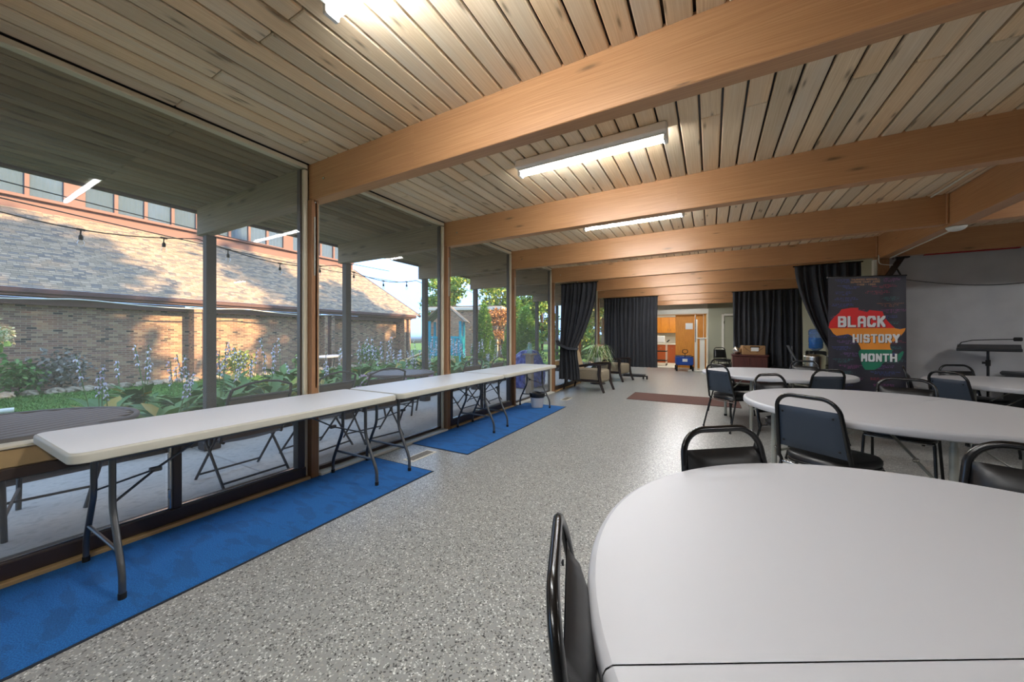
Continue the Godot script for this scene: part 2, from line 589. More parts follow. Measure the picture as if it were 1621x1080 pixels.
# ------------------------------------------------------------------ the hall
func beam_z(k: float) -> float:                    # near face of beam k; beam 1 is the first one in view
	return -1.91 - 1.855 * (k - 1)

func build_shell() -> void:
	single("floor", one_box(Vector3(1.4, -0.1, -6.5), Vector3(9.2, 0.2, 18.4)), mats.terrazzo, "speckled grey terrazzo floor with a soft shine", "", Vector3.ZERO, 0, "", "structure")
	# roof slab above everything, planks hang below it
	single("roof_slab", one_box(Vector3(0.3, 2.93, -6.5), Vector3(11.5, 0.22, 18.6)), mats.dark_wood, "flat roof deck over the hall and its eaves", "", Vector3.ZERO, 0, "", "structure")
	var ceiling := thing("ceiling", "ceiling of pale knotty planks running along the hall", "", Vector3.ZERO, 0, "", "structure")
	var pitch := 0.133
	var meshes: Array = []
	for k in 6:
		var m := MB.new()
		m.tile = Vector2(0.42, 2.2)
		m.off = Vector2(k * 0.37 + 0.11, k * 0.23)
		m.box(Vector3.ZERO, Vector3(pitch - 0.014, 0.030, 3.706), 0.006)
		meshes.append(m.mesh())
	var outer: Array = []                           # wider open joints outside
	for k in 3:
		var m := MB.new()
		m.tile = Vector2(0.42, 2.2)
		m.off = Vector2(k * 0.29 + 0.2, k * 0.41)
		m.box(Vector3.ZERO, Vector3(pitch - 0.019, 0.030, 3.706), 0.006)
		outer.append(m.mesh())
	var r := RandomNumberGenerator.new()
	r.seed = 11
	for x in range(69):
		var px := -3.125 + pitch * (x + 0.5)
		if px > 5.7: break
		var end := -15.6 if px < 2.35 else -7.7
		var z := 2.60 - (1.855 if x % 2 else 0.0) + 0.12
		if r.randf() < 0.3: z -= r.randf_range(0.3, 1.4)
		z += 3.71
		while z > end:
			var o := part("plank", meshes[r.randi() % 6], mats["plank_%d" % (r.randi() % 4)], ceiling)
			o.position = Vector3(px, CEIL + 0.015 + r.randf_range(-0.0008, 0.0008), z - 1.855)
			z -= 3.71
	var eave := thing("eave_soffit", "olive brown plank soffit of the eaves outside the glass wall", "", Vector3.ZERO, 0, "", "structure")
	for x in 17:
		var z2 := 2.6 + 3.71 - (1.855 if x % 2 else 0.0)
		while z2 > -15.6:
			var o := part("plank", outer[r.randi() % 3], mats["soffit_plank" if r.randf() < 0.6 else "soffit_plank_dull"], eave)
			o.position = Vector3(-3.22 - pitch * (x + 0.5), CEIL + 0.015, z2 - 1.855)
			z2 -= 3.71
	part("fascia_board", one_box(Vector3(-5.47, 2.9, -6.5), Vector3(0.05, 0.3, 18.6)), mats.grey_post, eave)
	# beams
	for k in range(0, 9):
		var b := thing("roof_beam", "orange brown laminated timber beam crossing under the plank ceiling", "", Vector3(0, 0, beam_z(k)), 0, "roof beams across the hall", "structure")
		var m := MB.new()
		m.tile = Vector2(0.5, 3.0)
		m.off = Vector2(k * 0.31, k * 0.47)
		m.box(Vector3((GIRDER_X - 3.14) * 0.5, (SOFFIT + CEIL) * 0.5 + 0.01, -0.055), Vector3(GIRDER_X + 3.14, CEIL - SOFFIT + 0.02, 0.11), 0.004, 0)
		part("beam_face", m, mats.beam, b)
		m = MB.new()
		m.tile = Vector2(0.5, 2.2)
		m.off = Vector2(k * 0.2, k * 0.3)
		m.box(Vector3(-4.28, (SOFFIT + CEIL) * 0.5 + 0.01, -0.055), Vector3(2.2, CEIL - SOFFIT + 0.02, 0.11), 0.004, 0)
		part("rafter_tail", m, mats.beam_weathered, b, "weathered brown end of the beam outside the glass")
		if k <= 4:
			m = MB.new()
			m.tile = Vector2(0.5, 3.0)
			m.off = Vector2(k * 0.5, k * 0.17)
			m.box(Vector3(4.05, (SOFFIT + CEIL) * 0.5 + 0.01, -0.055), Vector3(3.35, CEIL - SOFFIT + 0.02, 0.11), 0.004, 0)
			part("beam_extension", m, mats.beam, b)
		# bolt heads seen on the near face by the window post
		var bolt := MB.new()
		bolt.lathe([Vector2(0.001, 0.0), Vector2(0.012, 0.0), Vector2(0.012, 0.006), Vector2(0.001, 0.008)], 8, Vector3(-2.92, SOFFIT + 0.16, 0.0), Basis(Vector3.RIGHT, PI / 2))
		part("bolt", bolt, mats.steel, b)
	var g := thing("girder", "long timber girder running along the hall under the beam ends", "", Vector3.ZERO, 0, "", "structure")
	var gm := MB.new()
	gm.tile = Vector2(0.5, 3.0)
	gm.box(Vector3(GIRDER_X + 0.08, 2.605, -2.6), Vector3(0.15, 0.345, 10.1), 0.004)
	part("girder_face", gm, mats.beam, g)
	for k in [2, 3, 4]:
		part("joint_cover", one_box(Vector3(GIRDER_X - 0.006, 2.62, beam_z(k) + 0.012), Vector3(0.016, 0.32, 0.024), 0.003, 1), mats.beam, g)
	# girder post at the end of the grey wall
	var gp := thing("girder_post", "post with a white trim strip carrying the girder beside the grey wall", "", Vector3(2.3, 0, -7.56), 0, "", "structure")
	part("post_core", one_box(Vector3(0.0, 1.215, 0.0), Vector3(0.13, 2.43, 0.13), 0.004, 1), mats.post, gp)
	part("trim_strip", one_box(Vector3(-0.09, 1.215, 0.02), Vector3(0.04, 2.43, 0.08), 0.003, 1), mats.white_paint, gp)
	# walls
	single("wall_back", one_box(Vector3(1.4, 1.37, 2.75), Vector3(9.2, 2.9, 0.16)), mats.grey_wall, "painted end wall behind the near tables", "", Vector3.ZERO, 0, "", "structure")
	single("wall_right", one_box(Vector3(6.0, 1.37, -2.4), Vector3(0.16, 2.9, 10.5)), mats.grey_wall, "painted side wall beyond the girder", "", Vector3.ZERO, 0, "", "structure")
	var gw := thing("wall_front", "plain light grey wall behind the music stand", "", Vector3.ZERO, 0, "", "structure")
	part("wall_board", one_box(Vector3(4.2, 1.235, -7.66), Vector3(3.66, 2.47, 0.14)), mats.grey_wall, gw)
	part("red_strip", one_box(Vector3(3.2, 2.452, -7.55), Vector3(0.9, 0.012, 0.05)), mats.red_paint, gw)
	single("wall_side", one_box(Vector3(2.46, 1.37, -11.6), Vector3(0.16, 2.9, 7.9)), mats.green_wall, "side wall behind the black curtains", "", Vector3.ZERO, 0, "", "structure")
	# far wall with the kitchen opening
	var fw := thing("wall_far", "pale wall at the far end with a kitchen opening under a white fascia", "", Vector3(0, 0, -15.5), 0, "", "structure")
	part("wall_panel", one_box(Vector3(1.2, 1.39, -0.08), Vector3(2.62, 2.8, 0.16)), mats.green_wall, fw)
	part("fascia_board", one_box(Vector3(-1.65, 2.33, -0.06), Vector3(3.1, 0.40, 0.14), 0.004), mats.white_paint, fw)
	part("fascia_board", one_box(Vector3(-1.65, 2.65, -0.05), Vector3(3.1, 0.26, 0.12), 0.004, 0), mats.beam, fw)
	part("corner_trim", one_box(Vector3(-0.09, 1.15, 0.0), Vector3(0.04, 2.3, 0.05), 0.003, 1), mats.white_paint, fw)
	part("wall_panel", one_box(Vector3(-2.75, 1.06, -0.08), Vector3(0.9, 2.13, 0.16)), mats.white_paint, fw)
	# door in the far wall
	var d := thing("door_1", "pale painted door in the far wall beside the black curtain", "", Vector3(0.85, 0, -15.5), 0, "", "structure")
	part("door_leaf", one_box(Vector3(0, 1.0, 0.01), Vector3(0.8, 2.0, 0.04), 0.004), mats.green_wall, d)
	for s in [-1.0, 1.0]:
		part("door_frame", one_box(Vector3(s * 0.45, 1.04, 0.02), Vector3(0.08, 2.08, 0.06), 0.004, 1), mats.white_paint, d)
	part("door_frame", one_box(Vector3(0, 2.06, 0.02), Vector3(0.82, 0.08, 0.06), 0.004, 0), mats.white_paint, d)
	part("hinge", one_box(Vector3(-0.41, 1.78, 0.045), Vector3(0.02, 0.1, 0.02), 0.003), mats.steel, d)
	# kitchen room behind
	single("wall_kitchen", one_box(Vector3(-1.5, 1.35, -19.2), Vector3(3.6, 2.9, 0.12)), mats.white_paint, "back wall of the kitchen", "", Vector3.ZERO, 0, "", "structure")
	single("kitchen_floor", one_box(Vector3(-1.5, -0.1, -17.4), Vector3(3.6, 0.2, 3.5)), mats.white_paint, "light floor of the kitchen", "", Vector3.ZERO, 0, "", "structure")
	single("kitchen_ceiling", one_box(Vector3(-1.5, 2.75, -17.4), Vector3(3.6, 0.1, 3.6)), mats.white_paint, "ceiling of the kitchen", "", Vector3.ZERO, 0, "", "structure")
	for s in [-1.0, 1.0]:
		single("wall_kitchen_side", one_box(Vector3(-1.5 + s * 1.76, 1.35, -17.4), Vector3(0.1, 2.9, 3.6)), mats.white_paint, "side wall of the kitchen", "", Vector3.ZERO, 0, "side walls of the kitchen", "structure")

func build_windows() -> void:
	for k in range(-1, 9):
		var z := beam_z(k)
		var p := thing("window_post", "brown timber post between two tall window panes", "", Vector3(-3.13, 0, z), 0, "posts of the window wall", "structure")
		var m := MB.new()
		m.tile = Vector2(0.5, 3.0)
		m.off = Vector2(k * 0.13, k * 0.71)
		m.box(Vector3(0, SOFFIT * 0.5, -0.015), Vector3(0.13, SOFFIT, 0.065), 0.004, 1)
		part("post_core", m, mats.post, p)
		part("cover_strip", one_box(Vector3(0.055, 1.62, -0.024), Vector3(0.02, 1.66, 0.02), 0.003, 1), mats.post, p)
		part("channel_strip", one_box(Vector3(0.068, 2.05, -0.008), Vector3(0.008, 0.52, 0.012), 0.002, 1), mats.leg_grey, p)
		var bolt := MB.new()
		bolt.lathe([Vector2(0.001, 0.0), Vector2(0.009, 0.0), Vector2(0.008, 0.008), Vector2(0.001, 0.01)], 8, Vector3(0.065, SOFFIT - 0.02, -0.014), Basis(Vector3.BACK, -PI / 2))
		part("bolt", bolt, mats.steel, p)
		if k == 8: continue
		var z0 := z - 0.05                              # this bay runs from z0 (near) to z1 (far)
		var z1 := beam_z(k + 1) + 0.02
		var mid := (z0 + z1) * 0.5
		var len_ := z0 - z1
		var w := thing("window_%d" % (k + 2), "tall fixed window bay looking out on the patio", "", Vector3(-3.15, 0, mid), 0, "bays of the window wall", "structure")
		part("head_frame", one_box(Vector3(0, 2.752, 0), Vector3(0.06, 0.036, len_), 0.004), mats.cream_metal, w)
		part("head_gap", one_box(Vector3(-0.005, 2.775, 0), Vector3(0.04, 0.012, len_)), mats.bronze_metal, w)
		for s in [-1.0, 1.0]:
			part("jamb", one_box(Vector3(-0.005, 1.37, s * (len_ * 0.5 - 0.018)), Vector3(0.075, 2.70, 0.036), 0.004, 1), mats.cream_metal, w)
			part("jamb_stop", one_box(Vector3(-0.02, 1.37, s * (len_ * 0.5 - 0.044)), Vector3(0.05, 2.70, 0.014), 0.002, 1), mats.bronze_metal, w)
		if k % 2 == 0:                                  # bay with hopper sashes below a transom
			part("pane", one_box(Vector3(0, 1.70, 0), Vector3(0.006, 2.05, len_ - 0.08)), mats.glass, w)
			part("transom", one_box(Vector3(0.005, 0.635, 0), Vector3(0.11, 0.10, len_ - 0.06), 0.006), mats.tan_metal, w)
			part("transom_lip", one_box(Vector3(0.01, 0.690, 0), Vector3(0.125, 0.014, len_ - 0.06), 0.004), mats.cream_metal, w)
			part("transom_rail", one_box(Vector3(0.012, 0.555, 0), Vector3(0.10, 0.06, len_ - 0.06), 0.006), mats.bronze_metal, w)
			part("bottom_rail", one_box(Vector3(0.012, 0.07, 0), Vector3(0.10, 0.085, len_ - 0.06), 0.006), mats.bronze_metal, w)
			part("bottom_bead", one_box(Vector3(0.03, 0.118, 0), Vector3(0.02, 0.008, len_ - 0.12), 0.002), mats.steel, w)
			part("wood_sill", one_box(Vector3(0.03, 0.014, 0), Vector3(0.13, 0.028, len_ - 0.02), 0.004), mats.tan_metal, w)
			for s in [-1.0, 1.0]:
				part("sash_stile", one_box(Vector3(0.012, 0.33, s * (len_ * 0.5 - 0.065)), Vector3(0.08, 0.44, 0.06), 0.005, 1), mats.bronze_metal, w)
				part("pane", one_box(Vector3(0, 0.32, s * len_ * 0.25), Vector3(0.006, 0.41, len_ * 0.5 - 0.09)), mats.glass, w)
			part("mullion", one_box(Vector3(0.012, 0.33, 0.0), Vector3(0.08, 0.44, 0.05), 0.005, 1), mats.bronze_metal, w)
			for y in [0.22, 0.46]:
				part("hinge", one_box(Vector3(0.05, y, 0.04), Vector3(0.02, 0.06, 0.014), 0.003, 1), mats.steel, w)
			part("bead", one_box(Vector3(0.045, 0.33, 0.034), Vector3(0.012, 0.42, 0.010), 0.002, 1), mats.steel, w)
		else:
			part("pane", one_box(Vector3(0, 1.39, 0), Vector3(0.006, 2.66, len_ - 0.08)), mats.glass, w)
			part("threshold", one_box(Vector3(0.035, 0.012, 0), Vector3(0.15, 0.024, len_ - 0.02), 0.004), mats.white_paint, w)
			part("bottom_rail", one_box(Vector3(-0.02, 0.035, 0), Vector3(0.05, 0.04, len_ - 0.06), 0.004), mats.bronze_metal, w)
	# outer eave posts
	for k in range(0, 9):
		var p := thing("eave_post", "dark square post standing on the patio under the eaves", "", Vector3(-5.27, PATIO, beam_z(k) - 0.085), 0, "posts under the eaves", "structure")
		part("post_core", one_box(Vector3(0, 1.28, 0), Vector3(0.10, 2.56, 0.10), 0.006, 1), mats.grey_post, p)
		part("base_plate", one_box(Vector3(0, 0.05, 0), Vector3(0.17, 0.10, 0.17), 0.008), mats.grey_post, p)

func build_fixture(x: float, z: float, label := "white ceiling batten with one glowing fluorescent tube between the beams") -> void:
	var f := thing("ceiling_light", label, "light", Vector3(x, CEIL, z), 0, "fluorescent battens on the plank ceiling")
	part("housing", one_box(Vector3(0, -0.035, 0.02), Vector3(1.22, 0.07, 0.11), 0.010), mats.lamp_white, f)
	part("lower_lip", one_box(Vector3(0, -0.075, 0.02), Vector3(1.18, 0.012, 0.045), 0.003), mats.lamp_white, f)
	for s in [-1.0, 1.0]:
		part("lamp_holder", one_box(Vector3(s * 0.595, -0.085, -0.015), Vector3(0.03, 0.06, 0.07), 0.006), mats.lamp_white, f)
	part("fluorescent_tube", one_tube([Vector3(-0.58, -0.092, -0.03), Vector3(0.58, -0.092, -0.03)], 0.014, 12), mats.tube_glow, f)
	var l := AreaLight3D.new()
	l.name = "tube_light"
	l.area_size = Vector2(1.16, 0.03)
	l.light_color = Color(0.98, 0.99, 1.0)
	l.light_energy = LAMP_ENERGY
	l.area_range = 30.0
	l.shadow_enabled = true
	l.position = Vector3(0, -0.11, -0.03)
	l.rotation.x = -PI / 2
	f.add_child(l)

# ------------------------------------------------------------------ furniture
func make_chair() -> Node3D:                        # stacking banquet chair, front towards +z
	var o := thing("banquet_chair", "", "chair", Vector3.ZERO, 0.0, "black stacking banquet chairs")
	var seat := MB.new()
	var outline := func(an: float, grow: float) -> Vector3:
		var ca := cos(an)
		var sa := sin(an)
		var x := signf(ca) * absf(ca) ** 0.45 * 0.205
		var z := signf(sa) * absf(sa) ** 0.5 * 0.205
		x *= 1.0 + 0.10 * z / 0.2
		return Vector3(x * grow, 0, z * grow + 0.01)
	for lay in [[0.96, 0.425], [1.0, 0.435], [1.0, 0.462], [0.95, 0.478], [0.7, 0.488], [0.0, 0.490]]:
		for s in 33:
			var an := TAU * s / 32
			var p: Vector3 = outline.call(an, lay[0])
			seat.vert(Vector3(p.x, lay[1], p.z), Vector3(cos(an), 0.2 if lay[1] < 0.45 else (1.0 if lay[1] < 0.47 else 6.0), sin(an)), Vector2(p.x, p.z))
		if lay[1] > 0.426:
			seat.ring(32)
	part("seat", seat, mats.vinyl, o)
	var fr := MB.new()
	var ringp: Array = []
	for s in 24:
		var q: Vector3 = outline.call(TAU * s / 24, 0.97)
		ringp.append(Vector3(q.x, 0.415, q.z))
	fr.tube(ringp, 0.011, 6, true)
	part("seat_frame", fr, mats.black_paint, o)
	var lean := func(y: float) -> float: return -0.185 - (y - 0.43) * 0.20
	var half := func(y: float) -> float: return 0.205 - (y - 0.43) * 0.075
	var loop: Array = []
	for p in [[-1, 0.42], [-1, 0.55], [-1, 0.72]]:
		loop.append(Vector3(p[0] * half.call(p[1]), p[1], lean.call(p[1])))
	for s in 9:
		var an := PI - PI / 2 * s / 8
		loop.append(Vector3(-half.call(0.77) + 0.10 + 0.10 * cos(an), 0.765 + 0.10 * sin(an), lean.call(0.765 + 0.1 * sin(an))))
	var back: Array = loop.duplicate()
	back.reverse()
	for p in back:
		loop.append(Vector3(-p.x, p.y, p.z))
	var lm := MB.new()
	lm.tube(loop, 0.0135, 8, false, 0.8)
	part("back_frame", lm, mats.black_paint, o)
	var pad := func(u: float, w: float, zoff: float, bulge: float) -> Vector3:
		var y := 0.505 + 0.285 * w
		var x: float = (u * 2.0 - 1.0) * (half.call(y) - 0.012)
		var edge := (1.0 - (absf(u * 2.0 - 1.0)) ** 6) * (1.0 - (absf(w * 2.0 - 1.0)) ** 6)
		return Vector3(x, y, lean.call(y) + zoff + bulge * edge)
	var pm := MB.new()
	pm.grid(func(u: float, w: float) -> Vector3: return pad.call(u, w, 0.004, 0.034), 10, 8)
	part("backrest", pm, mats.vinyl, o)
	var bm := MB.new()
	bm.grid(func(u: float, w: float) -> Vector3: return pad.call(1.0 - u, w, 0.002, -0.012), 6, 6)
	part("back_panel", bm, mats.back_slate, o, "slate coloured rear panel")
	for y in [0.55, 0.75]:
		for s in [-1.0, 1.0]:
			var sc := MB.new()
			sc.lathe([Vector2(0.001, 0.006), Vector2(0.006, 0.004), Vector2(0.007, 0.0)], 8, Vector3(s * (half.call(y) - 0.04), y, lean.call(y) - 0.011), Basis(Vector3.RIGHT, -PI / 2))
			part("screw", sc, mats.rubber, o)
	for s in [-1.0, 1.0]:
		var rear := part("leg", one_tube(bend_path([Vector3(s * 0.205, 0.43, -0.185), Vector3(s * 0.20, 0.40, -0.165), Vector3(s * 0.215, 0.012, -0.275)], 0.03), 0.011, 8), mats.black_paint, o)
		part("foot_cap", one_tube([Vector3(s * 0.2145, 0.022, -0.272), Vector3(s * 0.215, 0.0, -0.277)], 0.0135, 8), mats.rubber, rear)
		var front := part("leg", one_tube(bend_path([Vector3(s * 0.17, 0.415, 0.10), Vector3(s * 0.20, 0.405, 0.175), Vector3(s * 0.215, 0.012, 0.215)], 0.03), 0.011, 8), mats.black_paint, o)
		part("foot_cap", one_tube([Vector3(s * 0.2145, 0.022, 0.2145), Vector3(s * 0.215, 0.0, 0.216)], 0.0135, 8), mats.rubber, front)
	var st := MB.new()
	st.tube([Vector3(-0.20, 0.385, -0.168), Vector3(0.20, 0.385, -0.168)], 0.008, 6)
	st.tube([Vector3(-0.20, 0.395, 0.176), Vector3(0.20, 0.395, 0.176)], 0.008, 6)
	part("stretcher", st, mats.chrome, o)
	return o

func disc_edge(m: MB, r: float, y: float, h: float) -> void:
	m.lathe([Vector2(0.0, y - h + 0.004), Vector2(r - 0.05, y - h + 0.004), Vector2(r - 0.03, y - h), Vector2(r - 0.006, y - h), Vector2(r, y - h + 0.008), Vector2(r, y - 0.014), Vector2(r - 0.006, y - 0.004), Vector2(r - 0.018, y), Vector2(r - 0.03, y - 0.0005)], 96)

func make_round_table(folds: bool) -> Node3D:
	var o := thing("round_table", "", "table", Vector3.ZERO, 0.0, "round white folding tables")
	var r := 0.885
	var gap := 0.0016
	for s in [-1.0, 1.0]:                           # two half discs that meet at the fold along x
		var m := MB.new()
		var segs := 56
		var prof := [Vector2(r - 0.06, 0.695), Vector2(r - 0.03, 0.692), Vector2(r - 0.008, 0.692), Vector2(r, 0.700), Vector2(r, 0.724), Vector2(r - 0.005, 0.734), Vector2(r - 0.016, 0.740)]
		for k in prof.size():
			var pa: Vector2 = prof[maxi(k - 1, 0)]
			var pb: Vector2 = prof[mini(k + 1, prof.size() - 1)]
			var d := (pb - pa).normalized()
			for q in segs + 1:
				var an := PI * q / segs
				m.vert(Vector3(cos(an) * prof[k].x, prof[k].y, s * (sin(an) * prof[k].x + gap)), Vector3(cos(an) * d.y, -d.x, s * sin(an) * d.y), Vector2(an, prof[k].y))
			if k > 0: m.ring(segs)
		for side in [[0.740, 1.0, r - 0.016], [0.695, -1.0, r - 0.06]]:
			var mid := m.vert(Vector3(0, side[0], s * 0.3), Vector3(0, side[1], 0), Vector2.ZERO)
			for q in segs + 1:
				var an := PI * q / segs
				m.vert(Vector3(cos(an) * side[2], side[0], s * (sin(an) * side[2] + gap)), Vector3(0, side[1], 0), Vector2.ZERO)
			for q in segs: m.tri(mid, mid + 1 + q, mid + 2 + q)
			m.tri(mid, mid + segs + 1, mid + 1)
		m.face([Vector3(-r + 0.004, 0.695, s * gap), Vector3(r - 0.004, 0.695, s * gap), Vector3(r - 0.012, 0.738, s * gap), Vector3(-r + 0.012, 0.738, s * gap)])
		part("half_top", m, mats.plastic_white, o)
	for s in [-1.0, 1.0]:
		var zf: float = s * 0.50
		var frame := part("leg_frame", one_tube(bend_path([Vector3(-0.45, 0.60, zf), Vector3(-0.45, 0.675, zf), Vector3(0.45, 0.675, zf), Vector3(0.45, 0.60, zf)], 0.04), 0.016, 8), mats.leg_grey, o)
		part("cross_bar", one_tube([Vector3(-0.45, 0.30, zf), Vector3(0.45, 0.30, zf)], 0.011, 8), mats.leg_grey, frame)
		for q in [-1.0, 1.0]:
			var leg := part("leg", one_tube([Vector3(q * 0.45, 0.62, zf), Vector3(q * 0.45, 0.02, zf)], 0.0195, 12), mats.leg_grey, o)
			part("foot_cap", one_tube([Vector3(q * 0.45, 0.03, zf), Vector3(q * 0.45, 0.0, zf)], 0.022, 12), mats.rubber, leg)
			var br := MB.new()
			var a := Vector3(q * 0.45, 0.34, zf - s * 0.02)
			var b := Vector3(q * 0.30, 0.67, s * 0.10)
			var mid := a.lerp(b, 0.42)
			br.tube([a, mid], 0.013, 4, false, 0.4)
			br.tube([mid + Vector3(0.006, 0, 0), b], 0.013, 4, false, 0.4)
			part("brace", br, mats.leg_grey, o)
			var rv := MB.new()
			for p in [a, mid]:
				rv = MB.new()
				rv.lathe([Vector2(0.001, -0.02), Vector2(0.011, -0.018), Vector2(0.011, 0.018), Vector2(0.001, 0.02)], 8, p, Basis(Vector3.BACK, PI / 2))
				part("rivet", rv, mats.steel, o)
	return o

func make_long_table() -> Node3D:                   # 1.83 m by 0.74 m blow moulded folding table, long side along z
	var o := thing("folding_table", "", "table", Vector3.ZERO, 0.0, "long white folding tables in a row by the windows")
	var hw := 0.36
	var hl := 0.915
	var rc := 0.06
	var edge := func(off: float) -> Array:
		var out: Array = []
		for c in [[1, 1, 0.0], [-1, 1, PI / 2], [-1, -1, PI], [1, -1, 1.5 * PI]]:
			for k in 7:
				var an: float = c[2] + PI / 2 * k / 6
				out.append(Vector3(c[0] * (hw - rc) + (rc + off) * cos(an), 0, c[1] * (hl - rc) + (rc + off) * sin(an)))
		return out
	var m := MB.new()
	for lay in [[-0.045, 0.702, -0.2], [-0.02, 0.694, -1.0], [-0.004, 0.694, -0.6], [0.0, 0.700, 0.0], [0.0, 0.728, 0.1], [-0.004, 0.737, 0.8], [-0.012, 0.740, 3.0]]:
		var ps: Array = edge.call(lay[0])
		var cnt := ps.size()
		for s in cnt + 1:
			var p: Vector3 = ps[s % cnt]
			var q: Vector3 = Vector3(p.x - clampf(p.x, -hw + rc, hw - rc), 0, p.z - clampf(p.z, -hl + rc, hl - rc)).normalized()
			m.vert(Vector3(p.x, lay[1], p.z), q + Vector3(0, lay[2], 0), Vector2(p.x, p.z))
		if lay[1] != 0.702: m.ring(cnt)
	part("table_edge", m, mats.plastic_edge, o)
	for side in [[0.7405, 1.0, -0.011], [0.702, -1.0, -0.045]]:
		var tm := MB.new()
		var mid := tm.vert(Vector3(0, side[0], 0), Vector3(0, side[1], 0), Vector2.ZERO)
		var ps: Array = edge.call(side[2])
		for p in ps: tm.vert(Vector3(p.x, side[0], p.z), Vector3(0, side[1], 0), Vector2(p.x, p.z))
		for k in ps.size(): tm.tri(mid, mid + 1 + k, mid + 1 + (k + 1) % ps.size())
		part("table_top" if side[1] > 0 else "underside", tm, mats.plastic_skylit, o)
	for s in [-1.0, 1.0]:
		part("side_rail", one_box(Vector3(s * 0.29, 0.69, 0), Vector3(0.022, 0.035, 1.62), 0.004), mats.steel_grey, o)
	for e in [-1.0, 1.0]:
		var z: float = e * 0.74
		for s in [-1.0, 1.0]:
			var leg := part("leg", one_tube(bend_path([Vector3(s * 0.15, 0.70, z), Vector3(s * 0.15, 0.40, z), Vector3(s * 0.29, 0.12, z), Vector3(s * 0.29, 0.01, z)], 0.05), 0.0135, 10), mats.steel_grey, o)
			part("foot_cap", one_tube([Vector3(s * 0.29, 0.03, z), Vector3(s * 0.29, 0.0, z)], 0.0155, 10), mats.rubber, leg)
		part("cross_bar", one_tube([Vector3(-0.245, 0.21, z), Vector3(0.245, 0.21, z)], 0.010, 6), mats.steel_grey, o)
		var br := MB.new()
		var y := Vector3(0, 0.50, z - e * 0.20)
		br.tube([Vector3(-0.15, 0.42, z), y], 0.009, 6, false, 0.6)
		br.tube([Vector3(0.15, 0.42, z), y], 0.009, 6, false, 0.6)
		br.tube([y, Vector3(0, 0.695, z - e * 0.52)], 0.010, 6, false, 0.6)
		br.box(y, Vector3(0.03, 0.025, 0.05), 0.004)
		part("brace", br, mats.steel_grey, o)
	return o

func build_tables() -> void:
	var long_ := make_long_table()
	long_.position = Vector3(-2.73, 0.005, -1.325)
	long_.set_meta("label", "long white folding table at the end nearest the transom with the tan rail")
	copy(long_, Vector3(-2.73, 0.005, -3.175), 0.0, "long white folding table in the middle of the row along the windows")
	copy(long_, Vector3(-2.74, 0.005, -5.02), 0.0, "long white folding table at the black curtain end of the row")
	var mk := MB.new()
	mk.tile = Vector2(1, 1)
	mk.box(Vector3.ZERO, Vector3(0.21, 0.0006, 0.28), 0.0)
	single("paper_sheet", mk, mats.paper, "sheet of paper lying on the folding table near the curtain", "paper", Vector3(-2.68, 0.7465, -5.35), 0.4)
	var t := make_round_table(true)
	t.set_meta("label", "round white folding table showing its fold line, with three chairs around it")
	t.position = Vector3(0.62, 0, -0.995)
	t.rotation.y = deg_to_rad(30.0)
	copy(t, Vector3(1.135, 0, -3.67), deg_to_rad(48.5), "round white folding table standing between two other round tables")
	copy(t, Vector3(0.77, 0, -6.22), deg_to_rad(15.0), "round white folding table in front of the mahogany cabinet")
	copy(t, Vector3(3.14, 0, -6.12), deg_to_rad(70.0), "round white folding table in front of the music stand")
	var ch := make_chair()
	var first := true
	var where := [
		[0.64, -0.925, -0.942, 0.335, 0.90, "black banquet chair at the end of the fold line of the front round table"],
		[0.62, -0.995, -0.625, -0.78, 0.895, "black banquet chair at the front round table, backed by the middle table's slate chair"],
		[0.62, -0.995, 0.38, -0.925, 0.975, "black banquet chair at the front round table, farther along its rim from the windows"],
		[1.135, -3.67, -0.62, 0.785, 0.94, "black banquet chair with slate rear panel showing, pulled up to the middle round table"],
		[1.135, -3.67, 0.42, -0.907, 0.92, "black banquet chair pushed under the middle round table from the music stand side"],
		[1.135, -3.67, -0.64, -0.768, 0.93, "black banquet chair at the middle round table, on the side of the cabinet"],
		[0.77, -6.22, -0.707, 0.707, 0.95, "black banquet chair with slate rear panel at the cabinet table, on the brown mat side"],
		[0.77, -6.22, -0.62, -0.785, 0.98, "black banquet chair at the cabinet table, behind it towards the kitchen"],
		[0.77, -6.22, 0.44, 0.898, 0.92, "black banquet chair at the cabinet table, its back to the middle round table"],
		[0.77, -6.22, 0.50, -0.866, 1.0, "black banquet chair at the cabinet table, beside the steel urn"],
		[3.14, -6.12, -0.89, 0.456, 0.99, "black banquet chair with slate rear panel at the music stand table"],
		[3.14, -6.12, -0.95, -0.31, 0.99, "black banquet chair at the music stand table, turned side on before the banner"],
		[3.14, -6.12, -0.28, -0.96, 0.95, "black banquet chair between the music stand table and the grey wall"],
	]
	for w in where:
		var dir := Vector3(w[2], 0, w[3]).normalized()
		var at: Vector3 = Vector3(w[0], 0, w[1]) + dir * (w[4] - 0.23)
		var turn := atan2(-dir.x, -dir.z)
		if first:
			ch.position = at; ch.rotation.y = turn; ch.set_meta("label", w[5]); first = false
		else:
			copy(ch, at, turn, w[5])
	copy(ch, Vector3(0.36, 0, -14.3), 0.35, "black banquet chair standing by the far pale wall near the kitchen")

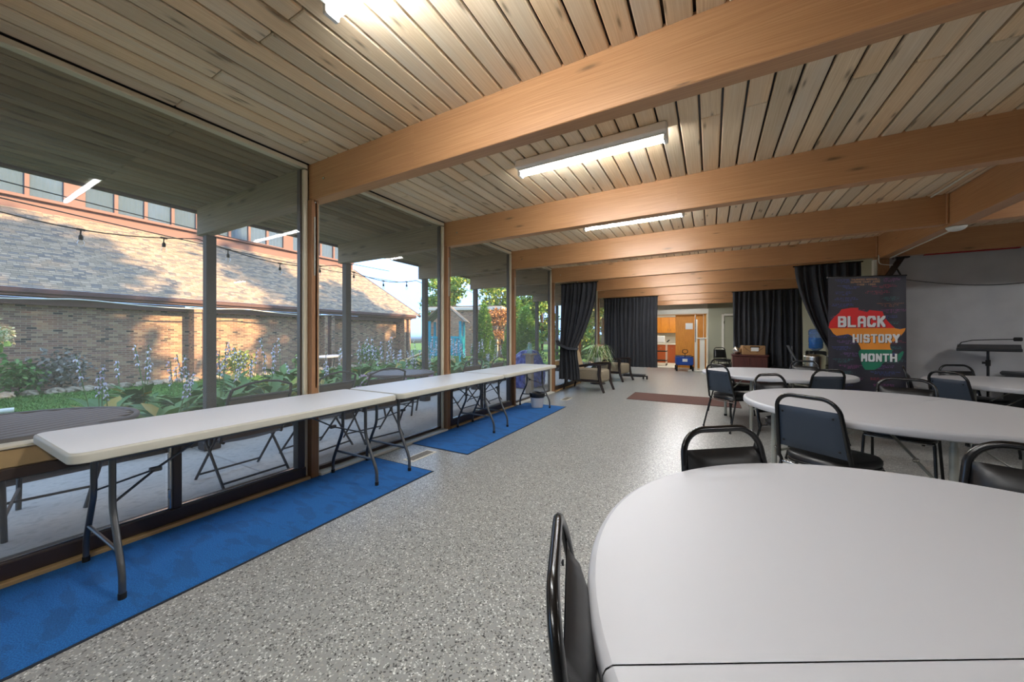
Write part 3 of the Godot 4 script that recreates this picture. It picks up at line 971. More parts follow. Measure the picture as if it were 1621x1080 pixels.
func build_rugs() -> void:
	for w in [[0.6, -2.545, "long blue runner rug under the tables at the tan transom end"], [-3.07, -6.02, "shorter blue runner rug under the tables at the curtain end"]]:
		var len_: float = w[0] - w[1]
		var mid: float = (w[0] + w[1]) * 0.5
		var rug := thing("runner_rug", w[2], "rug", Vector3(-2.655, 0, mid), 0.0, "blue runner rugs")
		part("pile", one_box(Vector3(0, 0.0035, 0), Vector3(0.80, 0.007, len_ - 0.03), 0.003), mats.rug_blue, rug)
		part("binding", one_box(Vector3(0, 0.0018, 0), Vector3(0.83, 0.0036, len_), 0.001), mats.rug_edge, rug)
	single("door_mat", one_box(Vector3(0, 0.005, 0), Vector3(1.95, 0.01, 0.95), 0.003), mats.mat_brown, "dark brown mat lying across the terrazzo floor", "mat", Vector3(-0.50, 0, -7.85))
	for w in [[-2.66, -2.81, "metal floor register between the two blue rugs"], [-2.53, -6.8, "metal floor register near the black curtain"]]:
		var v := thing("floor_register", w[2], "vent", Vector3(w[0], 0, w[1]), 0.0, "floor registers")
		part("rim", one_box(Vector3(0, 0.002, 0), Vector3(0.14, 0.004, 0.36), 0.001), mats.cream_metal, v)
		for k in 9:
			part("slat", one_box(Vector3(-0.044 + k * 0.011, 0.005, 0), Vector3(0.005, 0.004, 0.31), 0.001), mats.vent_grey, v)
	single("dark_mat", one_box(Vector3(0, 0.004, 0), Vector3(0.7, 0.008, 0.9), 0.002), mats.rug_edge, "dark mat on the floor under the rolling curtain frame", "mat", Vector3(-2.2, 0, -12.0))

func curtain(called: String, label: String, x0: float, x1: float, z: float, y1: float, y0: float, folds: int, tied := [], amp := 0.035) -> Node3D:
	# hangs across the hall from x0 to x1; tied = [height, span of the cloth at the tie, span at the hem, x of the wall hook]
	var o := thing(called, label, "curtain", Vector3(0, 0, z), 0.0, "black curtains dividing the hall")
	var m := MB.new()
	var wob := noise(0.9, folds, 2)
	m.grid(func(u: float, w: float) -> Vector3:
		var y := lerpf(y1, y0, w)
		var x := lerpf(x0, x1, u)
		var a := amp * (0.55 + 0.45 * w)
		if tied.size():
			var f := clampf((y1 - y) / (y1 - tied[0]), 0.0, 1.0)
			var at_tie := lerpf(tied[1], tied[2], u)
			if y > tied[0]:
				x = lerpf(x, at_tie, pow(f, 1.7))
			else:
				x = lerpf(at_tie, lerpf(tied[3], tied[4], u), smoothstep(0.0, 1.0, (tied[0] - y) / (tied[0] - y0)))
			a = lerpf(amp * 0.7, amp, 1.0 - absf(y - tied[0]))
		var ph := u * folds * TAU + 2.6 * wob.get_noise_2d(u * 3.0, w * 0.8)
		return Vector3(x + 0.012 * sin(ph * 0.5 + w * 2.0), y, a * sin(ph) + 0.45 * a * sin(ph * 0.37 + 1.0))
		, folds * 8, 26)
	part("cloth", m, mats.curtain, o)
	part("curtain_rod", one_tube([Vector3(x0 - 0.02, y1 + 0.005, 0), Vector3(x1 + 0.02, y1 + 0.005, 0)], 0.012, 8), mats.black_paint, o)
	if tied.size():
		var tb := MB.new()
		var hook: float = tied[5]
		var far: float = tied[2] if hook < tied[1] else tied[1]
		var near: float = tied[1] if hook < tied[1] else tied[2]
		var h: float = tied[0]
		var d := signf(far - near)
		tb.tube([Vector3(hook, h + 0.16, 0.0), Vector3(near, h + 0.06, 0.07), Vector3(lerpf(near, far, 0.6), h - 0.02, 0.085), Vector3(far + d * 0.02, h - 0.03, 0.03), Vector3(far, h - 0.02, -0.06), Vector3(near, h + 0.06, -0.07), Vector3(hook, h + 0.15, -0.01)], 0.055, 8, false, 0.25)
		part("tie_back", tb, mats.curtain, o)
	return o

func build_curtains() -> void:
	curtain("tied_curtain", "black curtain gathered by a tie back to the window wall", -2.98, -2.15, -7.68, 2.44, 0.28, 8, [1.0, -3.0, -2.62, -3.03, -2.55, -3.08], 0.05)
	curtain("tied_curtain", "black curtain gathered by a tie back beside the banner", 1.25, 2.1, -7.68, 2.44, 0.28, 8, [0.95, 1.72, 2.06, 1.68, 2.1, 2.36], 0.05)
	var far := curtain("hanging_curtain", "black curtain hanging straight beside the kitchen opening", -2.95, -1.36, -11.3, 2.44, 0.33, 15, [], 0.03)
	# its rolling frame foot
	var fr := MB.new()
	fr.tube([Vector3(-2.3, 0.09, 0.25), Vector3(-1.65, 0.09, 0.25)], 0.02, 8)
	part("foot_bar", fr, mats.black_paint, far)
	for x in [-1.72, -1.62]:
		var wh := MB.new()
		wh.lathe([Vector2(0.001, -0.02), Vector2(0.05, -0.018), Vector2(0.055, 0.0), Vector2(0.05, 0.018), Vector2(0.001, 0.02)], 14, Vector3(x, 0.055, 0.28), Basis(Vector3.BACK, PI / 2))
		part("caster", wh, mats.rubber, far)
	curtain("hanging_curtain", "wide black curtain hanging behind the mahogany cabinet", 0.52, 2.0, -11.3, 2.44, 0.10, 12, [], 0.06)

func soft_block(m: MB, o: Vector3, s: Vector3, b := Basis(), puff := 5.0) -> void:          # a cushion: super-ellipsoid
	m.grid(func(u: float, w: float) -> Vector3:
		var a := TAU * u
		var e := PI * (w - 0.5)
		var pw := func(q: float) -> float: return signf(q) * absf(q) ** (2.0 / puff)
		return o + b * Vector3(s.x * 0.5 * pw.call(cos(e)) * pw.call(cos(a)), s.y * 0.5 * pw.call(sin(e)), -s.z * 0.5 * pw.call(cos(e)) * pw.call(sin(a)))
		, 32, 16)

func build_armchairs() -> void:
	var o := thing("armchair", "taupe armchair with curved dark wooden arms next to the tied curtain", "armchair", Vector3(-2.52, 0, -8.25), deg_to_rad(90.0 - 6.0), "taupe armchairs by the window")
	# local: front towards +z, width along x
	var m := MB.new()
	soft_block(m, Vector3(0, 0.35, 0.06), Vector3(0.58, 0.30, 0.74), Basis(), 8.0)
	part("seat_cushion", m, mats.taupe, o)
	m = MB.new()
	soft_block(m, Vector3(0, 0.66, -0.34), Vector3(0.54, 0.72, 0.16), Basis(Vector3.RIGHT, deg_to_rad(-18.0)), 6.0)
	part("back_cushion", m, mats.taupe_plain, o)
	for s in [-1.0, 1.0]:
		var arm := MB.new()
		arm.tube([Vector3(s * 0.32, 0.34, -0.46), Vector3(s * 0.32, 0.48, -0.30), Vector3(s * 0.32, 0.57, -0.10), Vector3(s * 0.32, 0.615, 0.15), Vector3(s * 0.32, 0.62, 0.42)], 0.048, 8, false, 0.6)
		part("arm", arm, mats.dark_wood, o)
		var front := MB.new()
		front.tube([Vector3(s * 0.32, 0.62, 0.40), Vector3(s * 0.32, 0.40, 0.385), Vector3(s * 0.32, 0.20, 0.42), Vector3(s * 0.32, 0.0, 0.50)], 0.052, 8, false, 0.8, 0.034)
		part("leg", front, mats.dark_wood, o)
		var rear := MB.new()
		rear.tube([Vector3(s * 0.30, 0.36, -0.40), Vector3(s * 0.30, 0.0, -0.50)], 0.042, 8, false, 0.8, 0.024)
		part("leg", rear, mats.dark_wood, o)
	part("seat_rail", one_box(Vector3(0, 0.25, 0.0), Vector3(0.60, 0.05, 0.72), 0.01), mats.dark_wood, o)
	copy(o, Vector3(-2.50, 0, -10.45), deg_to_rad(90.0 - 14.0), "taupe armchair with dark wooden arms beside the far black curtain")
	# low round table with a potted spider plant
	var st := thing("side_table", "small dark round table between the two armchairs", "side table", Vector3(-2.62, 0, -9.42))
	m = MB.new()
	m.lathe([Vector2(0.001, 0.50), Vector2(0.23, 0.50), Vector2(0.235, 0.515), Vector2(0.225, 0.53), Vector2(0.001, 0.53)], 28)
	part("table_top", m, mats.dark_wood, st)
	m = MB.new()
	m.lathe([Vector2(0.03, 0.03), Vector2(0.03, 0.50)], 12)
	part("stem", m, mats.dark_wood, st)
	m = MB.new()
	m.lathe([Vector2(0.001, 0.0), Vector2(0.20, 0.0), Vector2(0.19, 0.03), Vector2(0.001, 0.045)], 28)
	part("base", m, mats.dark_wood, st)
	var p := thing("potted_plant", "spider plant with arching striped leaves on the small round table", "plant", Vector3(-2.62, 0.53, -9.42))
	m = MB.new()
	m.lathe([Vector2(0.001, 0.0), Vector2(0.09, 0.0), Vector2(0.13, 0.16), Vector2(0.14, 0.17), Vector2(0.13, 0.17), Vector2(0.12, 0.14), Vector2(0.001, 0.14)], 20)
	part("pot", m, mats.pot_white, p)
	var r := RandomNumberGenerator.new()
	r.seed = 61
	m = MB.new()
	for k in 210:
		var an := r.randf() * TAU
		var l := r.randf_range(0.32, 0.62)
		var rise := r.randf_range(0.08, 0.32)
		m.col = [Color(0.10, 0.28, 0.05), Color(0.42, 0.52, 0.22), Color(0.70, 0.75, 0.58)][r.randi() % 3]
		var out := Vector3(cos(an), 0, sin(an))
		var side := Vector3(-sin(an), 0, cos(an)) * 0.011
		var s0 := m.v.size()
		for q in 6:
			var f := q / 5.0
			var pt := out * (0.04 + l * f * 0.8) + Vector3(0, 0.14 + rise * sin(f * 2.2) * 1.6 - l * f * f * 0.75, 0)
			var wd := 1.0 - f * f
			m.vert(pt - side * wd, Vector3.UP + out * 0.3, Vector2(0, f))
			m.vert(pt + side * wd, Vector3.UP + out * 0.3, Vector2(1, f))
		for q in 5:
			m.tri(s0 + q * 2, s0 + q * 2 + 2, s0 + q * 2 + 1); m.tri(s0 + q * 2 + 1, s0 + q * 2 + 2, s0 + q * 2 + 3)
	var fo := part("foliage", m, mats.leaf, p)
	fo.set_meta("kind", "stuff")

# ------------------------------------------------------------------ the banner
# letters as strokes on a grid 4 wide and 6 high, y down
const STROKES := {
	"A": [[0, 6, 0, 1, 1, 0, 3, 0, 4, 1, 4, 6], [0, 3.6, 4, 3.6]], "B": [[0, 0, 3.2, 0, 4, 1, 4, 2.2, 3.2, 3, 4, 3.8, 4, 5, 3.2, 6, 0, 6, 0, 0], [0, 3, 3.2, 3]], "C": [[4, 1.4, 3.2, 0, 0.8, 0, 0, 1, 0, 5, 0.8, 6, 3.2, 6, 4, 4.6]],
	"D": [[0, 0, 3, 0, 4, 1, 4, 5, 3, 6, 0, 6, 0, 0]], "E": [[4, 0, 0, 0, 0, 6, 4, 6], [0, 3, 3.2, 3]], "G": [[4, 1.2, 3.2, 0, 0.8, 0, 0, 1, 0, 5, 0.8, 6, 3.2, 6, 4, 5, 4, 3.2, 2.2, 3.2]], "H": [[0, 0, 0, 6], [4, 0, 4, 6], [0, 3, 4, 3]],
	"I": [[2, 0, 2, 6]], "J": [[3.4, 0, 3.4, 5, 2.6, 6, 0.8, 6, 0, 5]], "K": [[0, 0, 0, 6], [4, 0, 0.6, 3.2], [1.4, 2.6, 4, 6]], "L": [[0, 0, 0, 6, 3.6, 6]], "M": [[0, 6, 0, 0, 2, 3.4, 4, 0, 4, 6]], "N": [[0, 6, 0, 0, 4, 6, 4, 0]],
	"O": [[0.8, 0, 3.2, 0, 4, 1, 4, 5, 3.2, 6, 0.8, 6, 0, 5, 0, 1, 0.8, 0]], "P": [[0, 6, 0, 0, 3.2, 0, 4, 1, 4, 2.2, 3.2, 3.2, 0, 3.2]], "R": [[0, 6, 0, 0, 3.2, 0, 4, 1, 4, 2.2, 3.2, 3.2, 0, 3.2], [2, 3.2, 4, 6]],
	"S": [[4, 1.1, 3.2, 0, 0.8, 0, 0, 1, 0, 2.2, 0.8, 3, 3.2, 3, 4, 3.8, 4, 5, 3.2, 6, 0.8, 6, 0, 4.9]], "T": [[0, 0, 4, 0], [2, 0, 2, 6]], "U": [[0, 0, 0, 5, 0.8, 6, 3.2, 6, 4, 5, 4, 0]], "Y": [[0, 0, 2, 3, 4, 0], [2, 3, 2, 6]],
	"1": [[1, 1, 2, 0, 2, 6]], "9": [[4, 3, 0.8, 3, 0, 2, 0, 1, 0.8, 0, 3.2, 0, 4, 1, 4, 5, 3.2, 6, 0.8, 6]], "0": [[0.8, 0, 3.2, 0, 4, 1, 4, 5, 3.2, 6, 0.8, 6, 0, 5, 0, 1, 0.8, 0]], "8": [[0.8, 3, 0, 2, 0, 1, 0.8, 0, 3.2, 0, 4, 1, 4, 2, 3.2, 3, 0.8, 3, 0, 4, 0, 5, 0.8, 6, 3.2, 6, 4, 5, 4, 4, 3.2, 3]],
	"3": [[0, 0.8, 0.8, 0, 3.2, 0, 4, 1, 4, 2, 3.2, 3, 1.4, 3], [3.2, 3, 4, 4, 4, 5, 3.2, 6, 0.8, 6, 0, 5.2]], "-": [[0.6, 3, 3.4, 3]], "(": [[3, 0, 2, 1.6, 2, 4.4, 3, 6]], ")": [[1, 0, 2, 1.6, 2, 4.4, 1, 6]],
}

func stroke_text(im: Image, text: String, x: float, y: float, cw: float, h: float, thick: float, c: Color, gap := 1.5) -> void:
	var half := thick * 0.5
	for ch in text:
		var wide := 4.0
		if ch == "I": wide = 1.0
		if STROKES.has(ch):
			for line in STROKES[ch]:
				for k in range(0, line.size() - 2, 2):
					var shift := -1.5 if ch == "I" else 0.0
					var a := Vector2(x + (line[k] + shift) * cw, y + line[k + 1] * h / 6.0)
					var b := Vector2(x + (line[k + 2] + shift) * cw, y + line[k + 3] * h / 6.0)
					var steps := maxi(1, int(a.distance_to(b)))
					for s in steps + 1:
						var p := a.lerp(b, float(s) / steps)
						im.fill_rect(Rect2i(int(p.x - half), int(p.y - half), maxi(1, int(thick)), maxi(1, int(thick))), c)
		x += (wide + gap) * cw if ch != " " else 3.2 * cw

func banner_tex() -> ImageTexture:
	var w := 720
	var h := 1440
	var im := Image.create(w, h, false, Image.FORMAT_RGB8)
	im.fill(Color(0.17, 0.165, 0.21))
	var r := RandomNumberGenerator.new()
	r.seed = 90
	# rows of lettering too small to read: runs of little marks
	var tints := [Color(0.48, 0.32, 0.58), Color(0.66, 0.20, 0.30), Color(0.56, 0.26, 0.50), Color(0.26, 0.36, 0.60), Color(0.20, 0.48, 0.46), Color(0.60, 0.36, 0.24), Color(0.28, 0.32, 0.64)]
	var y := 24
	var row := 0
	while y < h - 30:
		for side in 2:
			var c: Color = tints[r.randi() % tints.size()]
			var lines := 3
			var cx := r.randi_range(110, 250) if side == 0 else r.randi_range(460, 600)
			for l in lines:
				var span := r.randi_range(70, 130) if l < 2 else 46
				var x := cx - span
				while x < cx + span:
					if r.randf() > 0.16:
						im.fill_rect(Rect2i(x, y + l * 17 + r.randi() % 3, r.randi_range(2, 6), r.randi_range(6, 10)), c)
					x += 8
		y += 74
		row += 1
	# the one inscription that can be read
	im.fill_rect(Rect2i(205, 16, 310, 100), Color(0.17, 0.165, 0.21))
	var tan := Color(0.72, 0.52, 0.34)
	stroke_text(im, "THURGOOD MARSHALL", 222, 24, 2.9, 18, 3.2, tan)
	stroke_text(im, "SUPREME COURT JUDGE", 216, 54, 2.7, 18, 3.2, tan)
	stroke_text(im, "(1908 - 1993)", 270, 86, 2.7, 18, 3.2, tan)
	# outline of the continent, in parts of the width, in red, orange and green bands
	var af := PackedVector2Array()
	for p in [[80, 500], [95, 450], [140, 402], [185, 370], [210, 337], [300, 324], [370, 325], [366, 345], [455, 364], [475, 346], [530, 353], [600, 360], [606, 380], [640, 435], [690, 485], [720, 512], [760, 520], [812, 510], [800, 540], [765, 580], [735, 610], [692, 640], [672, 657], [676, 690], [690, 705], [688, 760], [655, 800], [602, 825], [584, 856], [520, 885], [440, 886], [412, 850], [390, 790], [370, 742], [373, 716], [396, 702], [382, 670], [360, 640], [322, 600], [300, 576], [270, 563], [220, 571], [160, 579], [125, 556], [104, 525]]:
		af.append(Vector2((p[0] - 77) * 0.970, (p[1] - 45) * 1.327))
	var island := PackedVector2Array()
	for p in [[702, 812], [718, 770], [738, 744], [780, 712], [793, 722], [782, 752], [760, 790], [732, 816]]:
		island.append(Vector2((p[0] - 77) * 0.970, (p[1] - 45) * 1.327))
	for py in range(340, 1130):
		var c := Color(0.86, 0.11, 0.12) if py < 617 else (Color(0.93, 0.58, 0.17) if py < 873 else Color(0.10, 0.47, 0.35))
		for px in w:
			var p := Vector2(px, py)
			if Geometry2D.is_point_in_polygon(p, af) or Geometry2D.is_point_in_polygon(p, island):
				im.set_pixel(px, py, c)
	for word in [["BLACK", 108.0, 484.0, 13.7, 108.0, 25.0, 2.6], ["HISTORY", 238.0, 698.0, 10.2, 84.0, 19.0, 2.6], ["MONTH", 322.0, 930.0, 9.9, 78.0, 19.0, 2.7]]:
		for pass_ in 2:
			var d := 6.0 if pass_ == 0 else 0.0
			stroke_text(im, word[0], word[1] + d, word[2] + d, word[3], word[4], word[5], Color(0.10, 0.09, 0.10) if pass_ == 0 else Color(0.90, 0.90, 0.90), word[6])
	return image_tex(im)

func build_banner() -> void:
	var m := mat("banner_print", Color(1, 1, 1), 0.55, {"albedo_texture": banner_tex()})
	var o := thing("banner", "dark cloth banner reading BLACK HISTORY MONTH over a red, orange and green map", "banner", Vector3(1.965, 0, -6.99), deg_to_rad(17.0))
	var w := 0.95
	var b := MB.new()
	b.grid(func(u: float, v: float) -> Vector3:
		var x := (u - 0.5) * w
		var rip := 0.006 * sin(u * 21.0 + v * 1.5) * (0.3 + v) + 0.004 * sin(u * 9.0 + 2.0 + v * 5.0)
		return Vector3(x, lerpf(2.115, 0.38, v), rip)
		, 40, 40)
	part("printed_cloth", b, m, o)
	part("top_rod", one_tube([Vector3(-w * 0.5 - 0.01, 2.118, -0.012), Vector3(w * 0.5 + 0.01, 2.118, -0.012)], 0.011, 8), mats.black_paint, o)
	part("stand_pole", one_tube([Vector3(0, 0.02, -0.06), Vector3(0, 2.118, -0.03)], 0.012, 8), mats.black_paint, o)
	for s in [-1.0, 1.0]:
		part("stand_foot", one_tube([Vector3(0, 0.10, -0.06), Vector3(s * 0.28, 0.012, -0.06 + 0.10 * s)], 0.011, 8), mats.black_paint, o)
	part("stand_foot", one_tube([Vector3(0, 0.10, -0.06), Vector3(0.0, 0.012, 0.22)], 0.011, 8), mats.black_paint, o)

func build_right_side() -> void:
	# music stand
	var o := thing("music_stand", "black folding music stand with a gooseneck clip lamp before the grey wall", "music stand", Vector3(3.22, 0, -7.22), deg_to_rad(-24.0))
	var m := MB.new()
	m.box(Vector3(0, 1.10, 0), Vector3(0.52, 0.008, 0.34), 0.003, 0, Basis(Vector3.RIGHT, deg_to_rad(14.0)))
	m.box(Vector3(0, 1.078, 0.17), Vector3(0.52, 0.03, 0.012), 0.003)
	part("tray", m, mats.vinyl, o)
	part("pole", one_tube([Vector3(0, 0.20, 0), Vector3(0, 1.09, 0)], 0.013, 10), mats.black_paint, o)
	part("clamp_collar", one_tube([Vector3(0, 0.86, 0), Vector3(0, 0.94, 0)], 0.022, 10), mats.rubber, o)
	part("knob", one_tube([Vector3(-0.05, 0.90, 0), Vector3(0.0, 0.90, 0)], 0.016, 8), mats.rubber, o)
	part("clamp_collar", one_tube([Vector3(0, 0.56, 0), Vector3(0, 0.63, 0)], 0.022, 10), mats.rubber, o)
	for k in 3:
		var an := TAU * k / 3.0 + 0.5
		part("leg", one_tube([Vector3(0, 0.38, 0), Vector3(cos(an) * 0.10, 0.26, sin(an) * 0.10), Vector3(cos(an) * 0.22, 0.01, sin(an) * 0.22)], 0.009, 6), mats.black_paint, o)
	var gl := part("gooseneck_lamp", one_tube([Vector3(-0.25, 1.11, 0.02), Vector3(-0.22, 1.17, 0.02), Vector3(-0.13, 1.20, 0.02), Vector3(0.05, 1.21, 0.02), Vector3(0.20, 1.215, 0.02)], 0.007, 6), mats.cable_black, o)
	part("lamp_clip", one_box(Vector3(0.23, 1.215, 0.02), Vector3(0.07, 0.05, 0.04), 0.008), mats.rubber, gl)
	# black case behind
	var c := thing("equipment_case", "black padded equipment case against the grey wall", "case", Vector3(3.86, 0, -7.32), deg_to_rad(3.0))
	m = MB.new()
	soft_block(m, Vector3(0, 0.39, 0), Vector3(0.78, 0.78, 0.42), Basis(), 9.0)
	part("body", m, mats.vinyl, c)
	part("lid", one_box(Vector3(0, 0.755, 0), Vector3(0.80, 0.06, 0.44), 0.02), mats.curtain, c)
	# wall cable
	var pts: Array = []
	for k in 21:
		var f := k / 20.0
		pts.append(Vector3(lerpf(2.48, 4.3, f), 2.13 - 0.13 * sin(f * PI) - 0.06 * f, -7.575))
	single("wall_cable", one_tube(pts, 0.004, 5), mats.cable_black, "thin dark cable sagging across the grey wall", "cable")
	# smoke detector under the girder
	var sd := thing("smoke_detector", "round white smoke detector under the timber girder", "detector", Vector3(2.31, 2.432, -5.68))
	m = MB.new()
	m.lathe([Vector2(0.001, -0.045), Vector2(0.04, -0.043), Vector2(0.062, -0.03), Vector2(0.075, -0.012), Vector2(0.078, 0.0), Vector2(0.001, 0.0)], 24)
	part("housing", m, mats.lamp_white, sd)
	single("conduit", one_tube([Vector3(2.10, 2.768, -3.95), Vector3(2.10, 2.768, -5.62)], 0.008, 6), mats.white_paint, "thin white conduit along the plank ceiling beside the girder", "conduit")
	single("conduit", one_tube([Vector3(2.325, 2.425, -5.76), Vector3(2.345, 2.425, -7.40)], 0.008, 6), mats.white_paint, "thin white conduit running under the girder past the smoke detector", "conduit")
	single("ceiling_wire", one_tube(bend_path([Vector3(2.17, 2.455, -7.25), Vector3(2.19, 2.33, -7.3), Vector3(2.32, 2.31, -7.35), Vector3(2.44, 2.31, -7.40)], 0.04), 0.006, 6), mats.white_paint, "white wire looping from the girder to the black bracket", "wire")
	# black steel bracket over the banner, with a pale board behind it
	var br := thing("wall_bracket", "black steel bracket arm bolted under the girder above the banner", "bracket", Vector3(2.42, 2.41, -7.38))
	m = MB.new()
	m.box(Vector3(-0.07, -0.19, 0.0), Vector3(0.07, 0.44, 0.05), 0.006, 1, Basis(Vector3.BACK, deg_to_rad(-28.0)))
	part("arm", m, mats.black_paint, br)
	part("strut", one_tube([Vector3(-0.02, -0.14, 0), Vector3(0.06, -0.34, 0.0)], 0.010, 6), mats.black_paint, br)
	part("mount_plate", one_box(Vector3(0.03, 0.0, 0), Vector3(0.16, 0.02, 0.10), 0.004), mats.black_paint, br)
	single("wall_screen", one_box(Vector3(0, 0, 0), Vector3(0.34, 0.26, 0.05), 0.02), mats.white_paint, "pale rounded panel fixed beside the girder post", "panel", Vector3(2.03, 2.28, -8.1))
	# black loop hanging under the girder at the right
	var lp := thing("coat_hook_loop", "black flattened metal loop hanging from the girder", "hanger", Vector3(2.16, 2.30, -4.15))
	m = MB.new()
	var ring_: Array = []
	for k in 24:
		var an := TAU * k / 24.0
		ring_.append(Vector3(0.12 + 0.16 * signf(cos(an)) * absf(cos(an)) ** 0.6, 0.055 * signf(sin(an)) * absf(sin(an)) ** 0.7 + 0.02, 0.0))
	m.tube(ring_, 0.014, 8, true)
	part("loop", m, mats.black_paint, lp)
	part("hanger_strap", one_tube([Vector3(0.2, 0.07, 0), Vector3(0.2, 0.14, 0)], 0.010, 6), mats.black_paint, lp)

func build_far_end() -> void:
	# mahogany cabinet with a paper box and a glass ball
	var o := thing("cabinet", "mahogany cabinet on casters before the wide black curtain", "cabinet", Vector3(0.86, 0, -10.92))
	part("body", one_box(Vector3(0, 0.42, 0), Vector3(0.74, 0.66, 0.44), 0.006, 1), mats.mahogany, o)
	part("top", one_box(Vector3(0, 0.775, 0), Vector3(0.78, 0.04, 0.48), 0.006, 0), mats.mahogany, o)
	for s in [-1.0, 1.0]:
		part("door", one_box(Vector3(s * 0.182, 0.42, 0.226), Vector3(0.35, 0.62, 0.016), 0.004, 1), mats.mahogany, o)
		for z in [-1.0, 1.0]:
			var wh := MB.new()
			wh.lathe([Vector2(0.001, -0.015), Vector2(0.04, -0.013), Vector2(0.04, 0.013), Vector2(0.001, 0.015)], 12, Vector3(s * 0.31, 0.045, z * 0.17), Basis(Vector3.BACK, PI / 2))
			part("caster", wh, mats.rubber, o)
	var bx := thing("paper_box", "brown kraft box with a white label on the mahogany cabinet", "box", Vector3(0.93, 0.795, -10.86), 0.1)
	part("body", one_box(Vector3(0, 0.11, 0), Vector3(0.48, 0.22, 0.28), 0.006), mats.kraft, bx)
	part("flap", one_box(Vector3(0, 0.223, 0), Vector3(0.46, 0.008, 0.27), 0.002), mats.kraft, bx)
	part("label_sheet", one_box(Vector3(0.02, 0.135, 0.142), Vector3(0.16, 0.09, 0.003)), mats.paper, bx)
	part("tape", one_box(Vector3(0.02, 0.19, 0.1415), Vector3(0.20, 0.03, 0.003)), mats.rubber, bx)
	for s in [-1.0, 1.0]:
		part("seam", one_tube([Vector3(s * 0.22, 0.20, 0.142), Vector3(s * 0.06, 0.06, 0.142)], 0.004, 4), mats.mahogany, bx)
	var ball := MB.new()
	soft_block(ball, Vector3(0, 0.10, 0), Vector3(0.2, 0.2, 0.2), Basis(), 2.0)
	single("foil_ball", ball, mats.steel, "shiny silver ball next to the kraft box", "ornament", Vector3(0.60, 0.793, -10.86))
	# office chair
	var ch := thing("office_chair", "grey framed office chair turned side on by the cabinet", "chair", Vector3(1.50, 0, -10.75), deg_to_rad(-95.0))
	var m := MB.new()
	soft_block(m, Vector3(0, 0.47, 0), Vector3(0.48, 0.08, 0.46), Basis(), 6.0)
	part("seat", m, mats.vinyl, ch)
	for s in [-1.0, 1.0]:
		part("back_frame", one_tube([Vector3(s * 0.20, 0.44, -0.16), Vector3(s * 0.20, 0.66, -0.28), Vector3(s * 0.20, 1.04, -0.12)], 0.028, 8, false, 0.7), mats.office_grey, ch)
	part("back_mesh", one_box(Vector3(0, 0.84, -0.205), Vector3(0.38, 0.36, 0.015), 0.004), mats.curtain, ch)
	part("gas_lift", one_tube([Vector3(0, 0.08, 0), Vector3(0, 0.44, 0)], 0.025, 10), mats.black_paint, ch)
	for k in 5:
		var an := TAU * k / 5.0
		part("base_spoke", one_tube([Vector3(0, 0.10, 0), Vector3(cos(an) * 0.29, 0.06, sin(an) * 0.29)], 0.02, 6), mats.black_paint, ch)
	# water dispenser and steel urn
	var wd := thing("water_dispenser", "black water cooler carrying a blue bottle behind the tied curtain", "water cooler", Vector3(2.12, 0, -10.6))
	part("body", one_box(Vector3(0, 0.46, 0), Vector3(0.32, 0.92, 0.32), 0.02, 1), mats.vinyl, wd)
	m = MB.new()
	m.lathe([Vector2(0.03, 0.90), Vector2(0.06, 0.93), Vector2(0.13, 0.98), Vector2(0.135, 1.08), Vector2(0.125, 1.10), Vector2(0.135, 1.12), Vector2(0.135, 1.25), Vector2(0.125, 1.27), Vector2(0.135, 1.29), Vector2(0.135, 1.38), Vector2(0.11, 1.42), Vector2(0.001, 1.43)], 24)
	part("bottle", m, mats.jug_blue, wd)
	m = MB.new()
	m.lathe([Vector2(0.001, 0.97), Vector2(0.125, 0.985), Vector2(0.128, 1.22), Vector2(0.001, 1.22)], 20)
	part("water", m, mat("water_tint", Color(0.16, 0.36, 0.62), 0.2), wd)
	for k in 2:
		part("tap", one_tube([Vector3(-0.05 + 0.1 * k, 0.78, 0.16), Vector3(-0.05 + 0.1 * k, 0.77, 0.21)], 0.012, 6), mats.jug_blue if k else mats.red_paint, wd)
	var ut := thing("steel_urn", "tall stainless steel urn with a black lid knob before the tied curtain", "urn", Vector3(1.62, 0, -8.2))
	m = MB.new()
	m.lathe([Vector2(0.001, 0.0), Vector2(0.15, 0.0), Vector2(0.155, 0.02), Vector2(0.155, 0.88), Vector2(0.15, 0.90)], 28)
	part("body", m, mats.steel, ut)
	m = MB.new()
	m.lathe([Vector2(0.16, 0.89), Vector2(0.158, 0.91), Vector2(0.10, 0.935), Vector2(0.001, 0.94)], 28)
	part("lid", m, mats.steel, ut)
	part("lid_knob", one_tube([Vector3(0, 0.935, 0), Vector3(0, 0.97, 0)], 0.02, 10), mats.rubber, ut)
	for s in [-1.0, 1.0]:
		part("handle", one_tube(bend_path([Vector3(s * 0.155, 0.60, 0), Vector3(s * 0.21, 0.60, 0), Vector3(s * 0.21, 0.74, 0), Vector3(s * 0.155, 0.74, 0)], 0.03), 0.009, 6), mats.rubber, ut)
	# waste bin
	var bin := thing("waste_bin", "small white waste bin with a black liner under the last folding table", "bin", Vector3(-2.67, 0.006, -5.72))
	m = MB.new()
	m.lathe([Vector2(0.001, 0.0), Vector2(0.095, 0.0), Vector2(0.10, 0.01), Vector2(0.13, 0.24), Vector2(0.135, 0.25), Vector2(0.12, 0.24), Vector2(0.09, 0.02), Vector2(0.001, 0.02)], 24)
	part("bucket", m, mats.plastic_white, bin)
	m = MB.new()
	m.lathe([Vector2(0.127, 0.18), Vector2(0.137, 0.20), Vector2(0.140, 0.255), Vector2(0.128, 0.262), Vector2(0.11, 0.22), Vector2(0.07, 0.10)], 24)
	part("liner", m, mats.vinyl, bin)
